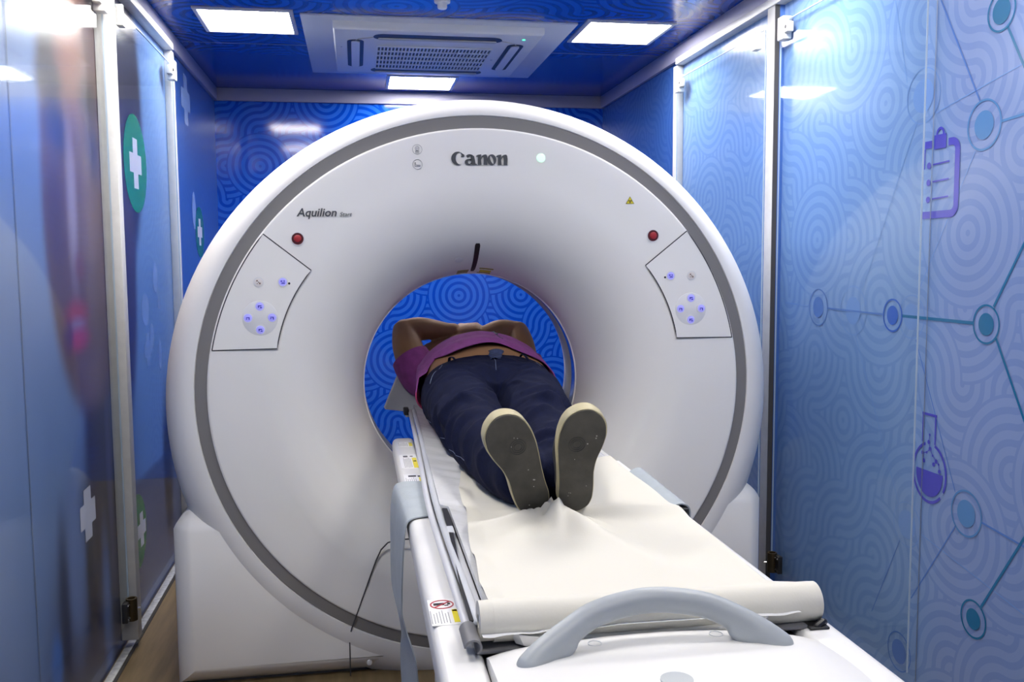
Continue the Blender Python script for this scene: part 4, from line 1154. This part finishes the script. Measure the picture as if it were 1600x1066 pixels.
# neck and head with face
body.tube([(.118, .56, .82), (.118, .68, .815)], [.062, .058], 18, 'round')
hc = Vector((.118, .735, .812))
body.ellipsoid(hc, (.076, .108, .090), 26, 16)
body.ellipsoid(hc + Vector((0, -.060, .030)), (.052, .050, .048), 20, 12)              # jaw
body.tube([hc + Vector((0, .012, .083)), hc + Vector((0, -.014, .100)), hc + Vector((0, -.026, .098))], [.009, .013, .015], 12, 'round')   # nose
for s in (-1, 1):
    body.ellipsoid(hc + Vector((s * .078, .005, -.005)), (.010, .030, .020), 14, 8)     # ears
    body.ellipsoid(hc + Vector((s * .032, .030, .078)), (.022, .010, .010), 12, 8)      # brow
    body.ellipsoid(hc + Vector((s * .018, -.060, .082)), (.016, .006, .006), 12, 8)     # lips
# arms: upper arms raised beside the head, forearms folded over the face
SH = {'L': [(-.062, .50, .822), (-.112, .520, .870), (-.134, .560, .930), (-.140, .600, .980)], 'R': [(.296 - .02, .50, .818), (.268, .520, .868), (.266, .560, .925), (.262, .600, .966)]}
for s in 'LR': limb(body, SH[s], [.062, .057, .053, .046])
limb(body, [(-.140, .600, .980), (-.090, .606, .988), (-.04, .612, .986), (.010, .614, .982), (.035, .612, .982)], [.044, .043, .036, .027, .025])
limb(body, [(.262, .600, .966), (.200, .598, .974), (.130, .592, .954), (.060, .580, .944), (.030, .574, .940)], [.044, .043, .036, .027, .025])
def hand(mb, wrist, fwd, up, side, curl, L=.175):
    f = Vector(fwd).normalized(); u = Vector(up); u = (u - f * u.dot(f)).normalized(); r = f.cross(u) * side
    w = Vector(wrist)
    rot = Matrix((r, f, u)).transposed()
    mb.ellipsoid(w + f * .045, (.040, .056, .0155), 18, 10, rot=rot)
    mb.ellipsoid(w + f * .070, (.041, .030, .0145), 18, 10, rot=rot)
    for i, (o, ln) in enumerate(((-.030, .066), (-.010, .076), (.011, .072), (.030, .056))):
        p = w + f * (.090 - .006 * abs(i - 1.3)) + r * o; d = f.copy(); pts = [p - f * .018, p]
        for q, seg in enumerate((.46, .30, .24)):
            ang = curl * (.6, .9, .8)[q]
            d = (d * math.cos(ang) - u * math.sin(ang) * 1.0).normalized() if q == 0 else (Matrix.Rotation(-ang * side * 1, 3, r * side) @ d).normalized()
            p = p + d * ln * seg; pts.append(p)
        mb.tube(pts, [.0095, .0095, .0088, .0082, .0072], 10, 'round')
    t0 = w + f * .022 - r * .030
    tp = [t0, t0 + (f * .5 - r * .75 - u * .25).normalized() * .026, t0 + (f * .75 - r * .6 - u * .35).normalized() * .050, t0 + (f * .95 - r * .35 - u * .45).normalized() * .068]
    mb.tube(tp, [.013, .0115, .010, .008], 10, 'round')
hand(body, (.036, .612, .983), (1, -.12, .10), (0, -.25, 1), 1, 1.15)
hand(body, (.028, .574, .939), (-1, .02, -.22), (-.1, -.35, 1), -1, .45)
bme = remesh(body, .0050, 3)
bo = mesh_obj(bme, 'body', M['skin'], ps)
for s in (-1, 1):
    m = MB(); m.ellipsoid(hc + Vector((s * .031, .014, .0835)), (.0125, .0085, .006), 14, 8); m.build('eye', M['eye'], bo, 60)
m = MB(); m.ellipsoid(hc + Vector((0, .026, -.014)), (.083, .100, .083), 26, 16); m.build('hair', M['hair'], ps, 60)

# ---- jeans
jm = MB()
jk = [(-.105, .083, .812, .140, .074), (-.05, .080, .826, .200, .100), (.03, .082, .828, .208, .104), (.09, .088, .832, .205, .105), (.128, .092, .836, .203, .107)]
ysj = [-.105 + .233 * q / 16 for q in range(17)]
jm.loft([sec(*lerps(jk, y)[:4], y + 0, zmin=ZT + .002) for y in ysj], True, True)
limb(jm, [(-.024, .0, .825), (-.024, -.18, .820), (-.016, -.44, .802), (.000, -.66, .790), (.022, -.845, .786)], [.103, .094, .080, .071, .060])
limb(jm, [(.184, .0, .825), (.174, -.18, .820), (.146, -.44, .803), (.128, -.66, .790), (.104, -.855, .786)], [.103, .094, .078, .068, .057])
def crease(co, n):
    x, y, z = co
    knee = math.exp(-((y + .40) / .16) ** 2); ank = math.exp(-((y + .74) / .09) ** 2); hip = math.exp(-((y + .06) / .10) ** 2)
    w = noise.noise(Vector((x * 8 + 3, y * 13 + x * 9 - z * 8, z * 6))); w2 = noise.noise(Vector((x * 14, y * 26 - x * 16, z * 10 + 5)))
    msk = .5 + .5 * noise.noise(Vector((x * 6 + 9, y * 5, z * 5)))
    d = (.030 * knee * msk + .026 * ank * msk + .006 * hip + .0015) * (.55 - min(1.0, abs(w) * 3.0)) + .0014 * w2
    ctr = math.exp(-((x - .083) / .011) ** 2) * math.exp(-((y + .05) / .08) ** 2) * max(0, n.z) * -.020
    # sharp pulls running out from the crotch and across the back of each knee
    ax_, ay_ = x - .085, y + .13; ang = math.atan2(ay_, ax_); rad = math.hypot(ax_, ay_)
    pull = (max(0, math.cos(7 * ang + 14 * rad)) ** 6) * math.exp(-((rad - .10) / .06) ** 2) * max(0, n.z) * .010
    for (kx, ky, sl, wd, am) in ((.02, -.30, .55, .018, .012), (-.03, -.37, .40, .016, .013), (.03, -.47, -.35, .015, .010), (.15, -.33, -.50, .018, .012), (.17, -.41, -.30, .015, .013), (.12, -.52, .35, .015, .010)):
        q = (y - ky) - sl * (x - kx); pull += am * math.exp(-(q / wd) ** 2) * math.exp(-((x - kx) / .05) ** 2) * max(0, n.z)
    out = co + n * (d + ctr + pull)
    out.z = max(out.z, ZT + .001)
    # waistband opening follows the belly: lower at the front, further up the back
    return out
jo = mesh_obj(remesh(jm, .0065, 5, crease), 'jeans', M['denim'], ps)
jeans_me = jo.data
from mathutils.bvhtree import BVHTree
def bvh_of(o):
    me = o.data; org = worg(o)
    return BVHTree.FromPolygons([v.co + org for v in me.vertices], [tuple(p.vertices) for p in me.polygons])
jb = bvh_of(jo)
def on_surf(bv, p, d, lift):
    h = bv.ray_cast(Vector(p) - Vector(d).normalized() * .5, Vector(d).normalized())
    if h[0] is None: return None
    return h[0] + h[1] * lift if h[1].dot(Vector(d)) < 0 else h[0] - h[1] * lift
def surf_line(bv, pts, d, r, name, mat, parent, n=24, lift=.0006, dash=False):
    P = [on_surf(bv, Vector(pts[0]).lerp(Vector(pts[1]), q / n), d, lift) if len(pts) == 2 else None for q in range(n + 1)]
    if len(pts) > 2:
        cc = catmull(pts, n // max(1, len(pts) - 1)); P = [on_surf(bv, c, d, lift) for c in cc]
    P = [p for p in P if p is not None]
    if len(P) < 2: return
    m = MB(); m.tube(P, r, 6, 'flat'); return m.build(name, mat, parent, 60)
down = (0, .12, -1); left = (1, .25, -.35)
fl = []
# fly flap, folded open waistband corner
m = MB(); rows = []
for q in range(9):
    y = .118 - .062 * q / 8; row = []
    for c in range(7):
        x = .090 + (.044 - .020 * q / 8) * c / 6 + .003 * math.sin(q * 2.2)
        p = on_surf(jb, (x, y, .95), (0, 0, -1), .004 + .004 * math.sin(c / 6 * PI) + (.010 if q < 2 else 0))
        row.append(p)
    rows.append(row)
ok = all(p is not None for r in rows for p in r)
if ok:
    m.loft([r + [Vector(p) - Vector((0, 0, .003)) for p in r[::-1]] for r in rows], True, True)
    m.build('fly', M['fly'], jo, 60)
surf_line(jb, [(.100, .075, .95), (.096, .02, .95), (.088, -.05, .95)], (0, 0, -1), .0011, 'fly_stitching', M['stitch'], jo)
surf_line(jb, [(-.30, .09, .80), (-.30, -.05, .775), (-.30, -.18, .765), (-.30, -.40, .775), (-.30, -.62, .775)], (1, 0, 0), .0007, 'side_seam', M['stitch'], jo, 40)
surf_line(jb, [(-.055, .10, 1.0), (-.085, .02, 1.0), (-.105, -.06, 1.0)], (0, 0, -1), .0011, 'pocket_stitching', M['stitch'], jo)
surf_line(jb, [(.235, .10, 1.0), (.258, .02, 1.0), (.272, -.06, 1.0)], (0, 0, -1), .0011, 'pocket_stitching', M['stitch'], jo)
for x in (-.030, .190):
    m = MB(); P = []
    for q in range(8):
        p = on_surf(jb, (x + .002 * q, .126 - .050 * q / 7, 1.0), (0, 0, -1), .006 + .006 * math.sin(q / 7 * PI))
        if p is not None: P.append(p)
    m.tube(P, .0045, 8, 'round', flat=.45); m.build('belt_loop', M['denim'], jo, 60)

# ---- shirt: an open tube from hem to collar with sleeves
def shirt():
    sk = [(.06, .088, .838, .205, .112), (.14, .090, .842, .208, .124), (.22, .092, .846, .210, .140), (.32, .094, .850, .212, .147), (.42, .102, .848, .210, .136), (.52, .112, .838, .200, .116), (.575, .117, .826, .155, .090), (.60, .118, .820, .092, .070)]
    n = 72; rows = []
    NR = 40
    for q in range(NR + 1):
        u = q / NR; row = []
        for k2 in range(n):
            t = 2 * PI * k2 / n; c, s = math.cos(t), math.sin(t)
            top = max(0, s) ** 1.5
            hem = .055 + .100 * top + .105 * math.exp(-((s - .45) / .30) ** 2) * (1.0 if c < 0 else .75) + (.015 * math.sin(t * 5 + 1) * (.3 + .7 * max(0, s)))
            if c < -.2 and s < .55: hem -= .03 * (1 - abs(s))
            y = hem + (.60 - hem) * u
            cx, cz, hw, hh_ = lerps(sk, y)[:4]
            p = 1.95; r = (abs(c) ** p + abs(s) ** p) ** (-1 / p)
            fl_ = 1 + .035 * (1 - u) ** 3 * math.sin(t * 4 + .7) + .012 * noise.noise(Vector((c * 3, s * 3, u * 7)))
            x = cx + hw * r * c * fl_; z = cz + hh_ * r * s * fl_ + (.004 * (1 - u) ** 4 if s > 0 else 0)
            if c < -.55 and s < .3: x -= .020 * (1 - u) ** 2.5
            row.append(Vector((x, y, max(z, ZT + .001))))
        rows.append(row)
    th = .0022
    mb = MB()
    inner = []
    for row in rows:
        cx = sum(p.x for p in row) / n; cz = sum(p.z for p in row) / n
        inner.append([Vector((p.x + (cx - p.x) * th / .15, p.y, p.z + (cz - p.z) * th / .11)) for p in row])
    mb.loft(rows + inner[::-1], False, False)
    # close the hem: first outer row to first inner row
    mb.loft([inner[0], rows[0]], False, False)
    # lighter crimson side panel hanging on the left flank
    for i, fc_ in enumerate(mb.f):
        ce = sum((Vector(mb.v[q]) for q in fc_), Vector()) / len(fc_)
        if ce.x < -.060 and ce.z < .845 and ce.y < .24: mb.mi[i] = 1
    return mb
M['crimson'] = pm('crimson_cotton', (0.34, 0.03, 0.11), 0.85, var=0.1, vscale=40)
so = shirt().build('shirt', [M['shirt'], M['crimson']], ps, 60)
def sleeve(pts, rads, name):
    P = catmull(pts, 6); R = [v.x for v in catmull([(r, 0, 0) for r in rads], 6)]
    m = MB(); m.tube(P, R, 28, cap=None); n0 = len(m.v)
    o = list(m.v); m.tube(P, [r - .003 for r in R], 28, cap=None)
    k2 = 28; L = len(P)
    a = (L - 1) * k2; b = n0 + (L - 1) * k2
    for i in range(k2): m.f.append((a + i, a + (i + 1) % k2, b + (i + 1) % k2, b + i)); m.mi.append(0)
    return m.build(name, M['shirt'], so, 60)
sleeve([(-.035, .490, .812), (-.085, .503, .832), (-.112, .512, .868), (-.128, .528, .895)], [.080, .076, .072, .067], 'sleeve')
sleeve([(.235, .490, .812), (.265, .500, .832), (.274, .508, .858), (.274, .520, .880)], [.076, .070, .066, .063], 'sleeve')
sb = bvh_of(so)
surf_line(sb, [(.150, .215, 1.1), (.140, .27, 1.1), (.134, .33, 1.1), (.130, .45, 1.1)], (0, 0, -1), .0014, 'placket_seam', M['shirt_dark'], so)
for y in (.285, .345):
    p = on_surf(sb, (.140, y, 1.1), (0, 0, -1), .0005)
    if p is not None:
        m = MB(); m.disc(p, (0, -.2, 1), .006, .002, 16, bev=.0006); m.build('shirt_button', M['shirt_dark'], so, 30)
# collar stub at the neck
m = MB(); m.ring((.118, .592, .818), (0, 1, 0), .066, .074, .03, 32); m.build('collar', M['shirt'], so, 40)

# ---- sneakers, soles to the viewer
def shoe(heel, toe, mirror, name, lab):
    """heel/toe: lowest and highest sole points; the foot runs away from the viewer behind the sole"""
    H, T = Vector(heel), Vector(toe); v = (T - H); Ls = v.length; v.normalize()
    nrm = Vector((0, -1, 0)); nrm = (nrm - v * nrm.dot(v)).normalized()       # outward normal of the sole
    side = v.cross(nrm).normalized()
    if side.x < 0: side = -side
    prof = []                                                                # half widths (medial, lateral) along the length
    K = [(0, .000, .000), (.02, .017, .018), (.06, .029, .030), (.14, .035, .036), (.26, .034, .037), (.40, .030, .041), (.52, .032, .046), (.64, .041, .050), (.76, .046, .050), (.87, .042, .044), (.94, .031, .034), (.98, .017, .020), (1.0, .0, .0)]
    N = 60
    med, lat = [], []
    for q in range(N + 1):
        t = .5 - .5 * math.cos(PI * q / N)
        for a, b in zip(K[:-1], K[1:]):
            if t <= b[0] + 1e-9:
                u = (t - a[0]) / (b[0] - a[0]); f = math.sqrt(u) if a[0] == 0 else (1 - math.sqrt(max(0, 1 - u)) if b[0] == 1.0 else u)
                med.append((a[1] + (b[1] - a[1]) * f, t)); lat.append((a[2] + (b[2] - a[2]) * f, t)); break
    loop = [(-w * mirror, t) for w, t in med] + [(w * mirror, t) for w, t in lat[::-1]][1:-1]
    # smooth the outline a little
    for _ in range(3): loop = [((loop[i - 1][0] + 2 * loop[i][0] + loop[(i + 1) % len(loop)][0]) / 4, (loop[i - 1][1] + 2 * loop[i][1] + loop[(i + 1) % len(loop)][1]) / 4) for i in range(len(loop))]
    cw = .004 * mirror
    def P(w, t, h, sc=1.0):
        t2 = .5 + (t - .5) * (1 - (1 - sc) * .36); return H + v * (t2 * Ls) + side * (cw + (w - cw) * sc) + nrm * h
    root = bpy.data.objects.new(name, None); COL.objects.link(root); root.parent = ps; ORG[root.name] = worg(ps); root['label'] = lab
    m = MB(); m.loft([[P(w, t, h, s) for w, t in loop] for s, h in ((.80, -.026), (.965, -.026), (.99, -.022), (1.0, -.008), (.992, -.002), (.97, .0), (.80, -.001))], True, True)
    m.build('midsole', M['midsole'], root, 50)
    m = MB(); m.loft([[P(w, t, h, s) for w, t in loop] for s, h in ((.935, -.004), (.935, .0016), (.92, .0024))], False, True)
    rnd = random.Random(5 + int(mirror))
    for _ in range(8): m.disc(P(rnd.uniform(-.024, .028), rnd.uniform(.12, .88), .0020), nrm, rnd.uniform(.0005, .0016), .0009, 8, mi=1)
    m.build('outsole', [M['sole'], M['scuff']], root, 30)
    m = MB()
    c = P(.012 * mirror, .67, .0020)
    for r in (.0085, .0125, .0165): m.ring(c, nrm, r - .0011, r, .0011, 36)
    m.build('tread_rings', M['soleline'], root, 30)
    # canvas upper: closes over the toes and opens at the ankle
    m = MB(); rings = []
    for q in range(9):
        u = q / 8; hgt = -.026 - .062 * u
        rg = []
        for w, t in loop:
            tt = t; sc = .93 - .16 * u ** 1.6
            tmax = 1.0 - .50 * u ** 1.15
            tt = min(t, tmax) if u > 0 else t
            tt = t * (1 - u) + u * (t * .56 + .0)
            hh2 = hgt if True else 0
            rg.append(H + v * ((.03 + tt * .95) * Ls) + side * (cw + (w - cw) * sc * (1 - .12 * u)) + nrm * (hgt))
        rings.append(rg)
    m.loft(rings, True, True); m.build('upper', M['upper'], root, 50)
    m = MB()
    for q in range(5):
        t = .56 + .055 * q; hh2 = -.090 + .050 * (t - .56) / .22
        m.tube([H + v * (t * Ls) + side * (cw - .022) + nrm * (hh2), H + v * ((t + .012) * Ls) + side * cw + nrm * (hh2 - .005), H + v * (t * Ls) + side * (cw + .022) + nrm * (hh2)], .0028, 8, 'round')
    m.build('laces', M['midsole'], root, 40)
    return root
shoe((.036, -.933, .7345), (-.054, -1.008, .944), 1, 'shoe', 'left sneaker tilted outward, grey sole showing')
shoe((.104, -.945, .7370), (.112, -1.026, .955), -1, 'shoe', 'right sneaker upright, grey sole showing')

# ================================================================== CAMERA, RENDER SETTINGS
cx, cy, cz, yaw, pitch, roll, f = -.3074, -2.6712, 1.2308, .16719, -.08783, -.00716, 1436.7
fw = Vector((math.sin(yaw) * math.cos(pitch), math.cos(yaw) * math.cos(pitch), math.sin(pitch)))
r0 = Vector((math.cos(yaw), -math.sin(yaw), 0)); u0 = r0.cross(fw)
r = math.cos(roll) * r0 + math.sin(roll) * u0; u = -math.sin(roll) * r0 + math.cos(roll) * u0
cam = bpy.data.cameras.new('camera'); co = bpy.data.objects.new('camera', cam); COL.objects.link(co)
cam.sensor_fit = 'HORIZONTAL'; cam.sensor_width = 36; cam.lens = f / 1600 * 36; cam.clip_start = .02
Rm = Matrix((r, u, -fw)).transposed().to_4x4(); Rm.translation = Vector((cx, cy, cz)); co.matrix_world = Rm
SC.camera = co
w = bpy.data.worlds.new('world'); SC.world = w; w.use_nodes = True
w.node_tree.nodes['Background'].inputs[0].default_value = (.5, .6, .8, 1); w.node_tree.nodes['Background'].inputs[1].default_value = .05
SC.view_settings.view_transform = 'Standard'; SC.view_settings.look = 'None'; SC.view_settings.gamma = 1; SC.view_settings.use_curve_mapping = False
SC.view_settings.exposure = 0.0
SC.cycles.max_bounces = 10; SC.cycles.transparent_max_bounces = 16; SC.cycles.sample_clamp_indirect = 8
SC.cycles.caustics_reflective = False; SC.cycles.caustics_refractive = False
